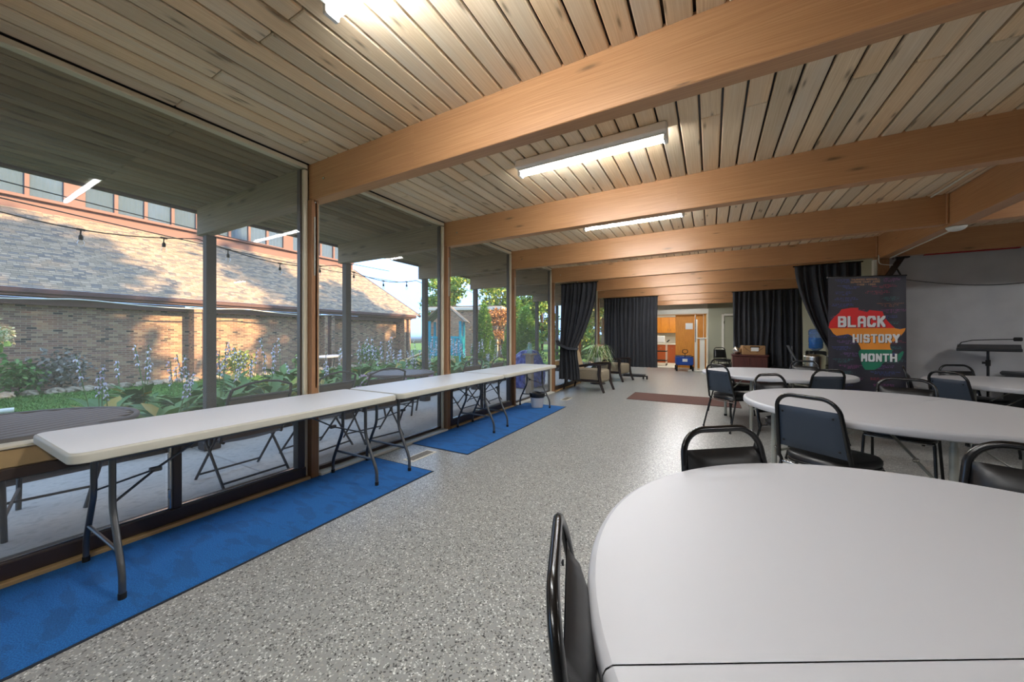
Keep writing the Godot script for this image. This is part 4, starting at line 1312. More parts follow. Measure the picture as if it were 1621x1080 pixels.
	part("handle", one_tube(bend_path([Vector3(-0.135, 0.24, 0), Vector3(-0.10, 0.30, 0.10), Vector3(0.10, 0.30, 0.10), Vector3(0.135, 0.24, 0)], 0.06), 0.004, 5), mats.steel, bin)
	# kitchen
	var wp := thing("door_2", "honey coloured wooden door panel standing in the kitchen opening", "", Vector3(-0.72, 0, -15.75), 0.0, "", "structure")
	part("door_leaf", one_box(Vector3(-0.02, 1.06, 0), Vector3(0.98, 2.1, 0.05), 0.004, 1), mats.honey_wood, wp)
	part("door_frame", one_box(Vector3(0.53, 1.08, 0.02), Vector3(0.08, 2.14, 0.1), 0.004, 1), mats.honey_wood, wp)
	part("door_frame", one_box(Vector3(-0.35, 2.14, 0.02), Vector3(1.9, 0.04, 0.1), 0.004, 0), mats.honey_wood, wp)
	part("notice_sheet", one_box(Vector3(-0.02, 1.66, 0.028), Vector3(0.26, 0.24, 0.003)), mats.paper, wp)
	part("handle", one_tube([Vector3(0.42, 1.02, 0.03), Vector3(0.42, 1.02, 0.09)], 0.025, 8), mats.steel, wp)
	var wall_c := thing("wall_cabinet", "wooden kitchen wall cabinet with two doors above the counter", "cabinet", Vector3(-2.1, 1.42, -18.85))
	part("body", one_box(Vector3(0, 0.38, 0), Vector3(1.5, 0.76, 0.34), 0.004, 1), mats.cabinet_wood, wall_c)
	for k in 4:
		var dd := part("door", one_box(Vector3(-0.555 + k * 0.37, 0.38, 0.18), Vector3(0.36, 0.74, 0.02), 0.004, 1), mats.honey_wood, wall_c)
		part("handle", one_tube([Vector3(-0.555 + k * 0.37 + (0.14 if k % 2 == 0 else -0.14), 0.10, 0.21), Vector3(-0.555 + k * 0.37 + (0.14 if k % 2 == 0 else -0.14), 0.20, 0.21)], 0.008, 6), mats.steel, dd)
	var base := thing("base_cabinet", "reddish wooden kitchen base cabinet with a pale worktop", "cabinet", Vector3(-2.1, 0, -18.75))
	part("body", one_box(Vector3(0, 0.435, 0), Vector3(1.5, 0.87, 0.56), 0.004, 1), mats.cabinet_wood, base)
	part("worktop", one_box(Vector3(0, 0.89, 0.02), Vector3(1.54, 0.05, 0.62), 0.008), mats.white_paint, base)
	for k in 3:
		var dd := part("door", one_box(Vector3(-0.5 + k * 0.5, 0.42, 0.285), Vector3(0.48, 0.66, 0.02), 0.004, 1), mats.cabinet_wood, base)
		part("handle", one_box(Vector3(-0.5 + k * 0.5, 0.70, 0.30), Vector3(0.10, 0.015, 0.02), 0.003), mats.steel, dd)
	var kl := thing("kitchen_light", "square glowing ceiling panel in the kitchen", "light", Vector3(-1.7, 2.70, -17.3))
	part("diffuser", one_box(Vector3(0, -0.02, 0), Vector3(0.9, 0.03, 0.9), 0.005), mat("panel_glow", Color(1, 1, 1), 0.4, {"emission_enabled": true, "emission": Color(1.0, 0.96, 0.88), "emission_energy_multiplier": 3.0}), kl)
	var ka := AreaLight3D.new()
	ka.name = "panel_light"
	ka.area_size = Vector2(0.88, 0.88)
	ka.light_color = Color(1.0, 0.95, 0.86)
	ka.light_energy = 3.0
	ka.area_range = 20.0
	ka.shadow_enabled = true
	ka.position = Vector3(0, -0.045, 0)
	ka.rotation.x = -PI / 2
	kl.add_child(ka)
	var cart := thing("utility_cart", "white utility cart with black shelves at the kitchen opening", "cart", Vector3(-1.95, 0, -16.7))
	for y in [0.22, 0.62, 0.98]:
		part("shelf", one_box(Vector3(0, y, 0), Vector3(0.62, 0.04, 0.44), 0.008), mats.rubber if y < 0.9 else mats.white_paint, cart)
	for sx in [-1.0, 1.0]:
		for sz in [-1.0, 1.0]:
			part("upright", one_tube([Vector3(sx * 0.29, 0.10, sz * 0.20), Vector3(sx * 0.29, 1.04, sz * 0.20)], 0.014, 8), mats.white_paint, cart)
			var wh := MB.new()
			wh.lathe([Vector2(0.001, -0.014), Vector2(0.05, -0.012), Vector2(0.05, 0.012), Vector2(0.001, 0.014)], 12, Vector3(sx * 0.29, 0.05, sz * 0.20), Basis(Vector3.BACK, PI / 2))
			part("caster", wh, mats.rubber, cart)
	part("handle", one_tube(bend_path([Vector3(0.29, 1.0, 0.20), Vector3(0.40, 1.10, 0.20), Vector3(0.40, 1.10, -0.20), Vector3(0.29, 1.0, -0.20)], 0.06), 0.014, 8), mats.rubber, cart)
	single("microwave_box", one_box(Vector3(0, 0.14, 0), Vector3(0.44, 0.28, 0.36), 0.02), mats.lamp_white, "white appliance standing on the utility cart", "appliance", Vector3(-1.95, 1.0, -16.7))
	# folding wagon
	var wg := thing("folding_wagon", "blue cloth folding wagon with black wheels before the wooden door", "wagon", Vector3(-0.86, 0, -14.6), deg_to_rad(8.0))
	m = MB.new()
	m.box(Vector3(0, 0.37, 0), Vector3(0.56, 0.30, 0.82), 0.03)
	part("cloth_body", m, mats.wagon_blue, wg)
	part("rim", one_tube(bend_path([Vector3(-0.28, 0.53, -0.41), Vector3(0.28, 0.53, -0.41), Vector3(0.28, 0.53, 0.41), Vector3(-0.28, 0.53, 0.41), Vector3(-0.28, 0.53, -0.41)], 0.05), 0.014, 6), mats.black_paint, wg)
	part("patch", one_box(Vector3(0, 0.40, 0.412), Vector3(0.16, 0.10, 0.008), 0.002), mats.paper, wg)
	for sx in [-1.0, 1.0]:
		for sz in [-1.0, 1.0]:
			var wh := MB.new()
			wh.lathe([Vector2(0.001, -0.03), Vector2(0.08, -0.028), Vector2(0.09, 0.0), Vector2(0.08, 0.028), Vector2(0.001, 0.03)], 16, Vector3(sx * 0.26, 0.09, sz * 0.30), Basis(Vector3.BACK, PI / 2))
			part("wheel", wh, mats.rubber, wg)
			part("leg", one_tube([Vector3(sx * 0.24, 0.10, sz * 0.30), Vector3(sx * 0.24, 0.26, sz * 0.34)], 0.014, 6), mats.black_paint, wg)
	part("handle", one_tube(bend_path([Vector3(0, 0.50, 0.40), Vector3(0, 0.64, 0.44), Vector3(-0.09, 0.68, 0.45), Vector3(-0.07, 0.78, 0.47), Vector3(0.07, 0.78, 0.47), Vector3(0.09, 0.68, 0.45), Vector3(0, 0.64, 0.44)], 0.02), 0.012, 6), mats.black_paint, wg)
	# white height measuring stand
	var ms := thing("measuring_stand", "tall white rolling stand with a crossbar beside the blue wagon", "stand", Vector3(-0.32, 0, -14.5))
	part("base", one_box(Vector3(-0.08, 0.03, 0.05), Vector3(0.62, 0.05, 0.30), 0.008), mats.white_paint, ms)
	part("column", one_box(Vector3(-0.14, 0.95, 0), Vector3(0.09, 1.84, 0.06), 0.006, 1), mats.white_paint, ms)
	part("inner_column", one_box(Vector3(-0.16, 1.55, 0.035), Vector3(0.04, 1.0, 0.02), 0.004, 1), mats.steel, ms)
	part("column", one_box(Vector3(0.06, 0.60, 0), Vector3(0.16, 1.14, 0.05), 0.006, 1), mats.white_paint, ms)
	part("cross_arm", one_box(Vector3(0.05, 1.19, 0.02), Vector3(0.34, 0.04, 0.06), 0.006, 0), mats.white_paint, ms)
	part("side_rail", one_tube([Vector3(0.22, 1.18, 0.02), Vector3(0.22, 1.55, 0.02)], 0.014, 8), mats.white_paint, ms)
	var cam := thing("dome_camera", "small white dome camera on the wooden fascia over the kitchen opening", "camera", Vector3(-0.38, 2.62, -15.42))
	m = MB.new()
	m.lathe([Vector2(0.001, -0.09), Vector2(0.04, -0.08), Vector2(0.065, -0.045), Vector2(0.07, 0.0)], 18)
	part("dome", m, mats.vinyl, cam)
	part("mount", one_box(Vector3(0, 0.02, 0), Vector3(0.16, 0.07, 0.13), 0.02), mats.lamp_white, cam)
	var gb := MB.new()
	soft_block(gb, Vector3(0, 0.09, 0), Vector3(0.30, 0.18, 0.18), Basis(), 3.0)
	single("green_bag", gb, mat("bag_green", Color(0.42, 0.48, 0.08), 0.8), "small green bag on the floor behind the round table by the cabinet", "bag", Vector3(1.42, 0, -10.05), 0.3)

# ------------------------------------------------------------------ the garden
func build_ground() -> void:
	var p := thing("patio", "broom finished concrete patio slabs along the window wall", "", Vector3.ZERO, 0, "", "structure")
	for k in range(-1, 9):
		part("concrete_slab", one_box(Vector3(-4.38, PATIO - 0.08, beam_z(k) - 0.93), Vector3(2.3, 0.16, 1.845), 0.008), mats.concrete, p)
	single("garden_soil", one_box(Vector3(-7.2, PATIO - 0.12, -9.0), Vector3(3.35, 0.2, 24.0)), mats.soil, "dark soil of the planting bed beside the patio", "", Vector3.ZERO, 0, "", "structure")
	single("ground", one_box(Vector3(-15, PATIO - 0.35, -20.0), Vector3(90, 0.3, 90)), mats.lawn, "ground of the garden far around", "", Vector3.ZERO, 0, "", "structure")
	single("lawn", one_box(Vector3(-13.0, PATIO - 0.06, -16.0), Vector3(14.0, 0.1, 44.0)), mats.lawn, "mown green lawn between the planting bed and the brick church", "", Vector3.ZERO, 0, "", "structure")
	var mm := MultiMesh.new()
	mm.transform_format = MultiMesh.TRANSFORM_3D
	var tuft := MB.new()
	var r := RandomNumberGenerator.new()
	r.seed = 301
	for k in 9:
		var an := r.randf() * TAU
		var g := r.randf()
		tuft.col = Color(0.05 + 0.10 * g, 0.17 + 0.12 * g, 0.015 + 0.02 * g)
		var o := Vector3(r.randf_range(-0.06, 0.06), 0, r.randf_range(-0.06, 0.06))
		tuft.leaf(o, Basis(Vector3.UP, an) * Basis(Vector3.RIGHT, -1.1 + 0.4 * r.randf()), 0.06 + 0.03 * r.randf(), 0.010, 0.1)
	mm.mesh = tuft.mesh()
	mm.instance_count = 9000
	for k in mm.instance_count:
		mm.set_instance_transform(k, Transform3D(Basis(Vector3.UP, r.randf() * TAU).scaled(Vector3.ONE * r.randf_range(0.7, 1.2)), Vector3(r.randf_range(-13.8, -8.6), PATIO - 0.012, r.randf_range(-16.0, 0.5))))
	var mi := MultiMeshInstance3D.new()
	mi.name = "grass"
	mi.multimesh = mm
	mi.material_override = mats.leaf
	add_child(mi)
	tag(mi, "short green grass growing on the lawn", "grass", "", "stuff")
	# stones edging the bed at the foot of the church wall
	var stones: Array = []
	for k in 4:
		var m := MB.new()
		var nz := noise(2.2, 400 + k, 2)
		m.grid(func(u: float, w: float) -> Vector3:
			var a := TAU * u
			var e := PI * (w - 0.5)
			var d := Vector3(cos(e) * cos(a), sin(e), -cos(e) * sin(a))
			return d * Vector3(0.17, 0.11, 0.13) * (1.0 + 0.35 * nz.get_noise_3dv(d))
			, 14, 8)
		stones.append(m.mesh())
	for k in 46:
		var z := 0.3 - k * 0.30 + r.randf_range(-0.06, 0.06)
		single("edging_stone", stones[r.randi() % 4], mats.stone, "rough tan stone edging the bed at the foot of the church wall", "stone", Vector3(-13.55 + r.randf_range(-0.06, 0.06), PATIO + 0.03, z), r.randf() * TAU, "edging stones of the church bed")
	single("drain_pipe", one_tube([Vector3(-10.9, PATIO + 0.05, 0.6), Vector3(-10.75, PATIO + 0.05, -1.25)], 0.05, 10), mats.white_paint, "white drain pipe lying on the lawn", "pipe")

func build_church() -> void:
	var wx := -14.6
	var o := thing("church_wall", "long tan brick church wall with projecting piers across the lawn", "", Vector3.ZERO, 0, "", "structure")
	part("brick_face", one_box(Vector3(wx - 0.15, 1.02, -5.6), Vector3(0.3, 2.3, 17.6)), mats.brick, o)
	part("end_wall", one_box(Vector3(-19.0, 1.02, -14.3), Vector3(8.9, 2.3, 0.2)), mats.brick, o)
	var zs := [-0.6, -5.06, -9.52, -13.98]
	for z in zs:
		for s in ([0.0] if z > -6.0 else [-0.16, 0.16]):
			part("brick_pier", one_box(Vector3(wx + 0.22, 1.02, z + s), Vector3(0.46, 2.3, 0.14 if z < -6.0 else 0.20)), mats.brick, o)
		part("downspout", one_box(Vector3(wx + 0.34, 1.02, z - (0.16 if z > -6.0 else 0.0)), Vector3(0.10, 2.3, 0.10), 0.01), mats.gutter_brown, o)
	for k in 4:
		var z0: float = 3.2 if k == 0 else zs[k - 1] - 0.25
		var z1: float = zs[k] + 0.25
		part("fascia_board", one_box(Vector3(wx + 0.12, 2.11, (z0 + z1) * 0.5), Vector3(0.24, 0.17, z0 - z1), 0.006), mats.red_trim, o)
	part("gutter", one_box(Vector3(wx + 0.55, 2.33, -5.6), Vector3(0.16, 0.14, 17.8), 0.03), mats.gutter_brown, o)
	part("gutter_soffit", one_box(Vector3(wx + 0.25, 2.24, -5.6), Vector3(0.62, 0.04, 17.8)), mats.red_trim, o)
	var cable: Array = []
	for k in 25:
		var f := k / 24.0
		cable.append(Vector3(wx + 0.66, 2.20 - 0.10 * absf(sin(f * 9.0)), lerpf(1.0, -9.4, f)))
	part("wall_cable", one_tube(cable, 0.018, 5), mats.white_paint, o)
	# roof
	var e0 := Vector2(wx + 0.62, 2.40)
	var e1 := Vector2(-18.6, 5.25)
	var roof := thing("church_roof", "weathered shingle roof of the church sloping up behind the gutter", "", Vector3.ZERO, 0, "", "structure")
	var m := MB.new()
	m.tile = Vector2(1.9, 1.35)
	var run := e0.distance_to(e1)
	m.face([Vector3(e0.x, e0.y, 3.3), Vector3(e1.x, e1.y, 3.3), Vector3(e1.x, e1.y, -14.0), Vector3(e0.x, e0.y, -14.75)], [Vector2(0, run), Vector2(0, 0), Vector2(17.3, 0), Vector2(18.05, run)])
	part("shingles", m, mats.shingle, roof)
	part("roof_deck", one_tube([Vector3(e0.x, e0.y - 0.05, -14.78), Vector3(e1.x, e1.y - 0.05, -14.03)], 0.07, 4), mats.gutter_brown, roof)
	m = MB.new()
	m.face([Vector3(e0.x - 0.1, 2.3, -14.4), Vector3(e1.x, e1.y - 0.1, -14.05), Vector3(e1.x, 2.0, -14.4), Vector3(e0.x - 0.6, 2.0, -14.4)])
	part("gable_end", m, mats.brick, roof)
	# clerestory with windows
	var cl := thing("clerestory", "band of upper church windows in reddish brown frames above the shingle roof", "", Vector3(-18.6, 0, 0), 0, "", "structure")
	part("sill_band", one_box(Vector3(0.05, 5.33, -5.2), Vector3(0.14, 0.36, 17.4), 0.01), mats.red_trim, cl)
	part("sill_ledge", one_box(Vector3(0.10, 5.56, -5.2), Vector3(0.26, 0.10, 17.4), 0.01), mats.red_trim, cl)
	part("upper_wall", one_box(Vector3(-0.05, 8.0, -5.2), Vector3(0.14, 1.2, 17.4)), mats.red_trim, cl)
	part("back_wall", one_box(Vector3(-1.3, 6.6, -5.2), Vector3(0.1, 4.0, 17.4)), mats.window_curtain, cl)
	part("clerestory_roof", one_box(Vector3(-1.0, 8.7, -5.2), Vector3(3.4, 0.2, 18.0)), mats.gutter_brown, cl)
	part("end_wall", one_box(Vector3(-0.6, 6.9, -13.85), Vector3(1.3, 3.5, 0.12)), mats.red_trim, cl)
	var z := 2.6
	var k := 0
	while z > -13.6:
		var wide := 0.47 if k % 4 == 3 else 0.10
		part("mullion", one_box(Vector3(0.0, 6.52, z), Vector3(0.12, 1.9, wide), 0.008, 1), mats.red_trim, cl)
		var wn := part("pane", one_box(Vector3(-0.02, 6.52, z - wide * 0.5 - 0.335), Vector3(0.012, 1.9, 0.67)), mats.window_pane, cl)
		var cm := MB.new()
		var zc := z - wide * 0.5 - 0.335
		cm.grid(func(u: float, w: float) -> Vector3: return Vector3(-0.14 + 0.03 * sin(u * 26.0 + k), 5.62 + 1.8 * w, zc - 0.34 + 0.62 * u), 26, 1)
		part("blind", cm, mats.window_curtain, wn)
		z -= wide * 0.5 + 0.67 + (0.235 if (k + 1) % 4 == 3 else 0.05)
		k += 1
	part("end_pier", one_box(Vector3(0.02, 6.52, -13.7), Vector3(0.16, 1.9, 0.28), 0.01, 1), mats.red_trim, cl)
	# second, smaller brick building in the distance
	var b2 := thing("brick_building", "small sunlit brick building with white roof trim behind the playhouse", "building", Vector3(-15.4, PATIO, -21.5), deg_to_rad(20.0))
	part("wall", one_box(Vector3(0, 1.6, 0), Vector3(5.0, 3.2, 3.0)), mats.brick, b2)
	part("roof_trim", one_box(Vector3(0, 3.28, 0), Vector3(5.3, 0.22, 3.3), 0.02), mats.white_paint, b2)
	part("roof", one_box(Vector3(0, 3.43, 0), Vector3(5.2, 0.08, 3.2)), mats.shingle, b2)
	part("downspout", one_tube([Vector3(2.3, 3.1, 1.55), Vector3(2.3, 0.0, 1.55)], 0.05, 8), mats.white_paint, b2)

func foliage(m: MB, count: int, center: Vector3, rad: Vector3, size: float, cols: Array, r: RandomNumberGenerator, shell := 0.5) -> void:
	for k in count:
		var d := Vector3(r.randfn(), r.randfn(), r.randfn()).normalized()
		var p := center + d * rad * lerpf(shell, 1.0, r.randf())
		var b := Basis(Vector3(r.randfn(), r.randfn(), r.randfn()).normalized(), r.randf() * TAU)
		var c: Color = cols[r.randi() % cols.size()]
		m.col = c * r.randf_range(0.8, 1.2)
		m.leaf(p, b, size * r.randf_range(0.7, 1.3), size * r.randf_range(0.5, 0.8), 0.15)

func conifer(at: Vector3, h: float, rad: float, label: String, seed_: int) -> void:
	var r := RandomNumberGenerator.new()
	r.seed = seed_
	var o := thing("conifer", label, "tree", at, 0.0, "clipped conifers beyond the patio")
	part("trunk", one_tube([Vector3.ZERO, Vector3(0, h * 0.5, 0)], 0.06, 6), mats.bark, o)
	var m := MB.new()
	for k in 5200:
		var f := 1.0 - sqrt(r.randf())
		var an := r.randf() * TAU
		var prof := rad * (1.0 - f) ** 0.75 * minf(1.0, 0.55 + f * 4.0)
		var q := prof * lerpf(0.72, 1.0, sqrt(r.randf())) * (1.0 + 0.10 * sin(an * 5.0 + f * 14.0))
		var out := Vector3(cos(an), 0, sin(an))
		m.col = Color(0.09, 0.25, 0.02).lerp(Color(0.24, 0.42, 0.04), r.randf())
		var b := Basis.looking_at(-(out * 0.8 + Vector3(0, 0.75, 0) + Vector3(r.randfn(), r.randfn(), r.randfn()) * 0.35).normalized(), Vector3.UP.rotated(Vector3.RIGHT, 0.3))
		m.leaf(out * q + Vector3(0, f * h + 0.05, 0), b, r.randf_range(0.12, 0.24), r.randf_range(0.05, 0.10), 0.2)
	part("foliage", m, mats.leaf, o).set_meta("kind", "stuff")

func tree(called: String, label: String, at: Vector3, h: float, rad: float, blobs: int, leaves: int, size: float, cols: Array, seed_: int, group := "trees around the garden", low := 0.35) -> void:
	var r := RandomNumberGenerator.new()
	r.seed = seed_
	var o := thing(called, label, "tree", at, 0.0, group)
	part("trunk", one_tube([Vector3.ZERO, Vector3(0.1, h * 0.3, 0.05), Vector3(-0.05, h * 0.62, 0.1)], 0.045 * h * 0.5, 8), mats.bark, o)
	var m := MB.new()
	var bm := MB.new()
	for k in blobs:
		var f := lerpf(low, 0.95, r.randf())
		var spread := rad * sqrt(maxf(0.05, 1.0 - ((f - 0.55) / 0.5) ** 2)) * 0.75
		var an := r.randf() * TAU
		var c := Vector3(cos(an) * spread * sqrt(r.randf()), f * h, sin(an) * spread * sqrt(r.randf()))
		bm.tube([Vector3(0, h * minf(0.55, f * 0.6), 0), c * Vector3(0.6, 1, 0.6) - Vector3(0, h * 0.03, 0), c], 0.012 * h * 0.4, 5, false, 1.0, 0.01)
		foliage(m, leaves, c, Vector3(rad * 0.34, h * 0.10, rad * 0.34), size, cols, r, 0.2)
	part("branches", bm, mats.bark, o)
	part("crown", m, mats.leaf, o).set_meta("kind", "stuff")

func build_trees() -> void:
	conifer(Vector3(-10.6, PATIO, -16.0), 3.1, 0.62, "bright green conifer beside the playhouse", 500)
	conifer(Vector3(-9.2, PATIO, -17.0), 3.5, 0.72, "bright green conifer in the middle of three", 501)
	conifer(Vector3(-7.75, PATIO, -15.3), 2.75, 0.70, "bright green conifer nearest the blue tarpaulin", 502)
	var green := [Color(0.15, 0.30, 0.05), Color(0.28, 0.40, 0.06), Color(0.46, 0.46, 0.06), Color(0.20, 0.33, 0.08)]
	tree("leafy_tree", "tall yellow green tree beyond the playhouse", Vector3(-15.5, PATIO, -28.0), 9.5, 4.4, 26, 240, 0.34, green, 510)
	tree("leafy_tree", "dark green tree behind the conifers", Vector3(-9.0, PATIO, -46.0), 11.5, 5.2, 24, 240, 0.34, [Color(0.06, 0.15, 0.05), Color(0.12, 0.22, 0.07), Color(0.16, 0.22, 0.12)], 511)
	tree("autumn_tree", "orange leaved small tree between the conifers", Vector3(-11.6, PATIO, -19.5), 3.2, 2.0, 18, 240, 0.15, [Color(0.45, 0.17, 0.03), Color(0.52, 0.26, 0.05), Color(0.38, 0.16, 0.05)], 512, "trees around the garden", 0.2)
	tree("leafy_tree", "yellowing tree over the far end of the patio", Vector3(-6.6, PATIO, -25.0), 7.0, 2.9, 20, 230, 0.28, [Color(0.42, 0.38, 0.05), Color(0.22, 0.28, 0.06), Color(0.30, 0.26, 0.08)], 513)
	tree("leafy_tree", "pale green tree farthest along the garden", Vector3(-23.5, PATIO, -30.0), 8.0, 4.0, 20, 220, 0.36, green, 514)
	for k in 7:
		tree("hedge_tree", "mixed green shrub closing the far end of the garden", Vector3(-20.0 + k * 2.9, PATIO, -31.5 - (k % 2) * 3.2), 4.8 + (k % 3) * 0.6, 2.1, 20, 190, 0.30, green, 520 + k, "shrubs closing the garden", 0.15)
	# tall trees on the far side of the hall: their crowns throw the dappled light on the church
	for k in 3:
		tree("tall_tree", "tall tree on the other side of the hall shading the church roof", Vector3(11.0 + (k % 2) * 2.4, PATIO, -18.4 + k * 7.2), 23.0, 3.9, 32, 80, 0.6, green, 540 + k, "tall trees beyond the hall", 0.55)

func hosta_mesh(seed_: int, gold: bool) -> MB:
	var r := RandomNumberGenerator.new()
	r.seed = seed_
	var m := MB.new()
	for k in 76:
		var an := r.randf() * TAU
		var pitch := r.randf_range(-1.15, -0.15)
		var g := r.randf()
		m.col = Color(0.06, 0.17, 0.035).lerp(Color(0.17, 0.29, 0.06), g) if not gold else Color(0.28, 0.33, 0.03).lerp(Color(0.52, 0.42, 0.05), g)
		if r.randf() < 0.08: m.col = Color(0.42, 0.32, 0.06)
		var b := Basis(Vector3.UP, an) * Basis(Vector3.RIGHT, pitch)
		m.leaf(Vector3(0, r.randf_range(0.06, 0.32), 0) + Basis(Vector3.UP, an) * Vector3(0, 0, 0.07), b, r.randf_range(0.17, 0.30), r.randf_range(0.08, 0.14), 0.35)
	return m

func flower_stalk(seed_: int, tone: Color, h: float) -> MB:
	var r := RandomNumberGenerator.new()
	r.seed = seed_
	var m := MB.new()
	var lean := Vector3(r.randf_range(-0.18, 0.18), 1, r.randf_range(-0.18, 0.18)).normalized()
	m.col = Color(0.16, 0.24, 0.07)
	m.tube([Vector3.ZERO, lean * h * 0.6, lean * h + Vector3(r.randf_range(-0.03, 0.03), 0, 0)], 0.004, 4)
	for k in 8:
		var f := lerpf(0.72, 1.0, k / 7.0)
		var an := k * 2.4
		m.col = tone.lerp(Color(0.84, 0.80, 0.80), r.randf() * 0.8)
		for q in 2:
			m.leaf(lean * h * f, Basis(Vector3.UP, an + q * 1.2) * Basis(Vector3.RIGHT, 0.5), 0.032, 0.018, 0.5)
	return m

func build_plants() -> void:
	var r := RandomNumberGenerator.new()
	r.seed = 700
	var fol := [hosta_mesh(1, false).mesh(), hosta_mesh(2, false).mesh(), hosta_mesh(3, false).mesh(), hosta_mesh(4, true).mesh()]
	var lil := Color(0.55, 0.47, 0.62)
	var stalks := [flower_stalk(11, lil, 0.62).mesh(), flower_stalk(12, lil, 0.72).mesh(), flower_stalk(13, lil, 0.55).mesh(), flower_stalk(14, lil, 0.80).mesh()]
	var spots: Array = []
	for k in 17:                                      # along the patio edge
		spots.append([-5.90 - 0.08 * (k % 3), 0.3 - k * 0.70, 0])
	for k in 15:
		spots.append([-6.65 - r.randf() * 0.15, 0.0 - k * 0.74, 1])
	for k in 13:
		spots.append([-7.45 - r.randf() * 0.2, -1.9 - k * 0.78, 2])
	for k in 10:
		spots.append([-8.25 - r.randf() * 0.2, -3.6 - k * 0.84, 3])
	for s in spots:
		var gold: bool = s[2] == 1 and s[1] < -2.4 and s[1] > -5.5 and r.randf() < 0.6
		var bare: bool = s[1] > -1.1
		var o := thing("golden_hosta" if gold else "hosta", "hosta with yellowing golden leaves in the bed by the patio" if gold else ("leafy green hosta without flower stalks by the end of the bed" if bare else "leafy green hosta with lilac flower stalks in the bed by the patio"), "plant", Vector3(s[0] + r.randf_range(-0.1, 0.1), PATIO - 0.03, s[1] + r.randf_range(-0.1, 0.1)), r.randf() * TAU, "golden hostas" if gold else ("bare hostas at the bed end" if bare else "flowering hostas in the bed"))
		var sc: float = r.randf_range(1.25, 1.6) * (0.62 if bare else 1.0)
		o.scale = Vector3.ONE * sc
		part("foliage", fol[3] if gold else fol[r.randi() % 3], mats.leaf, o).set_meta("kind", "stuff")
		if not gold and not bare:
			for k in (2 if s[2] == 0 else 4):
				var st := part("flower_stalk", stalks[r.randi() % 4], mats.petal, o)
				st.position = Vector3(r.randf_range(-0.16, 0.16), 0.08, r.randf_range(-0.16, 0.16))
				st.rotation.y = r.randf() * TAU
	# pink sedum clumps
	for s in [[-5.95, -4.55], [-6.35, -5.1], [-6.0, -5.55], [-6.6, -5.9], [-5.9, -6.3]]:
		var o := thing("sedum", "sedum clump with flat mauve flower heads by the patio", "plant", Vector3(s[0], PATIO, s[1]), r.randf() * TAU, "mauve sedum clumps")
		var m := MB.new()
		foliage(m, 160, Vector3(0, 0.24, 0), Vector3(0.30, 0.22, 0.30), 0.10, [Color(0.16, 0.30, 0.06), Color(0.26, 0.38, 0.06)], r, 0.3)
		part("foliage", m, mats.leaf, o).set_meta("kind", "stuff")
		for k in 11:
			var an := r.randf() * TAU
			var q := 0.30 * sqrt(r.randf())
			var fm := MB.new()
			foliage(fm, 70, Vector3.ZERO, Vector3(0.085, 0.03, 0.085), 0.024, [Color(0.50, 0.25, 0.50), Color(0.62, 0.36, 0.60), Color(0.72, 0.52, 0.62)], r, 0.5)
			var f := part("flower_head", fm, mats.petal, o)
			f.position = Vector3(cos(an) * q, 0.46 + 0.10 * r.randf() - q * 0.25, sin(an) * q)
	# hydrangea and shrubs at the church wall
	var hy := thing("hydrangea", "hydrangea bush with cream and tan flower heads by the church wall", "shrub", Vector3(-12.4, PATIO, -0.55))
	var hm := MB.new()
	foliage(hm, 900, Vector3(0, 1.2, 0), Vector3(0.75, 0.85, 0.85), 0.16, [Color(0.10, 0.24, 0.05), Color(0.20, 0.34, 0.06)], r, 0.35)
	part("foliage", hm, mats.leaf, hy).set_meta("kind", "stuff")
	part("stems", one_tube([Vector3.ZERO, Vector3(0, 1.0, 0)], 0.04, 6), mats.bark, hy)
	for k in 34:
		var d := Vector3(r.randfn(), absf(r.randfn()) * 0.8, r.randfn()).normalized()
		var fm := MB.new()
		foliage(fm, 60, Vector3.ZERO, Vector3(0.10, 0.13, 0.10), 0.05, [Color(0.70, 0.66, 0.42), Color(0.66, 0.52, 0.28), Color(0.60, 0.62, 0.36)], r, 0.6)
		var f := part("flower_head", fm, mats.petal, hy)
		f.position = Vector3(0, 1.2, 0) + d * Vector3(0.75, 0.85, 0.85)
	var shrubs := [
		[-13.95, -2.3, 0.55, "grey leaved shrub against the church wall", [Color(0.22, 0.21, 0.18), Color(0.30, 0.29, 0.25), Color(0.18, 0.16, 0.13)]],
		[-13.9, -1.7, 0.42, "green shrub next to the grey leaved one", [Color(0.10, 0.24, 0.05), Color(0.17, 0.30, 0.08)]],
		[-13.6, -5.9, 0.50, "olive shrub at the church wall beyond the first pier", [Color(0.24, 0.28, 0.06), Color(0.16, 0.22, 0.05)]],
		[-13.7, -11.2, 0.55, "dark shrub at the foot of the church wall near its end", [Color(0.08, 0.20, 0.05), Color(0.20, 0.26, 0.08)]],
		[-13.6, -8.2, 0.40, "low green shrub by the white garden table", [Color(0.12, 0.25, 0.06), Color(0.24, 0.32, 0.08)]],
		[-5.9, -12.2, 0.50, "dark glossy shrub behind the far patio chairs", [Color(0.05, 0.15, 0.04), Color(0.28, 0.36, 0.08)]],
	]
	for s in shrubs:
		var o := thing("shrub", s[3], "shrub", Vector3(s[0], PATIO, s[1]), 0.0, "shrubs of the garden")
		var m := MB.new()
		foliage(m, 620, Vector3(0, s[2], 0), Vector3(s[2] * 1.1, s[2] * 0.95, s[2] * 1.1), 0.11, s[4], r, 0.3)
		part("foliage", m, mats.leaf, o).set_meta("kind", "stuff")
		part("stem", one_tube([Vector3.ZERO, Vector3(0, s[2], 0)], 0.025, 6), mats.bark, o)

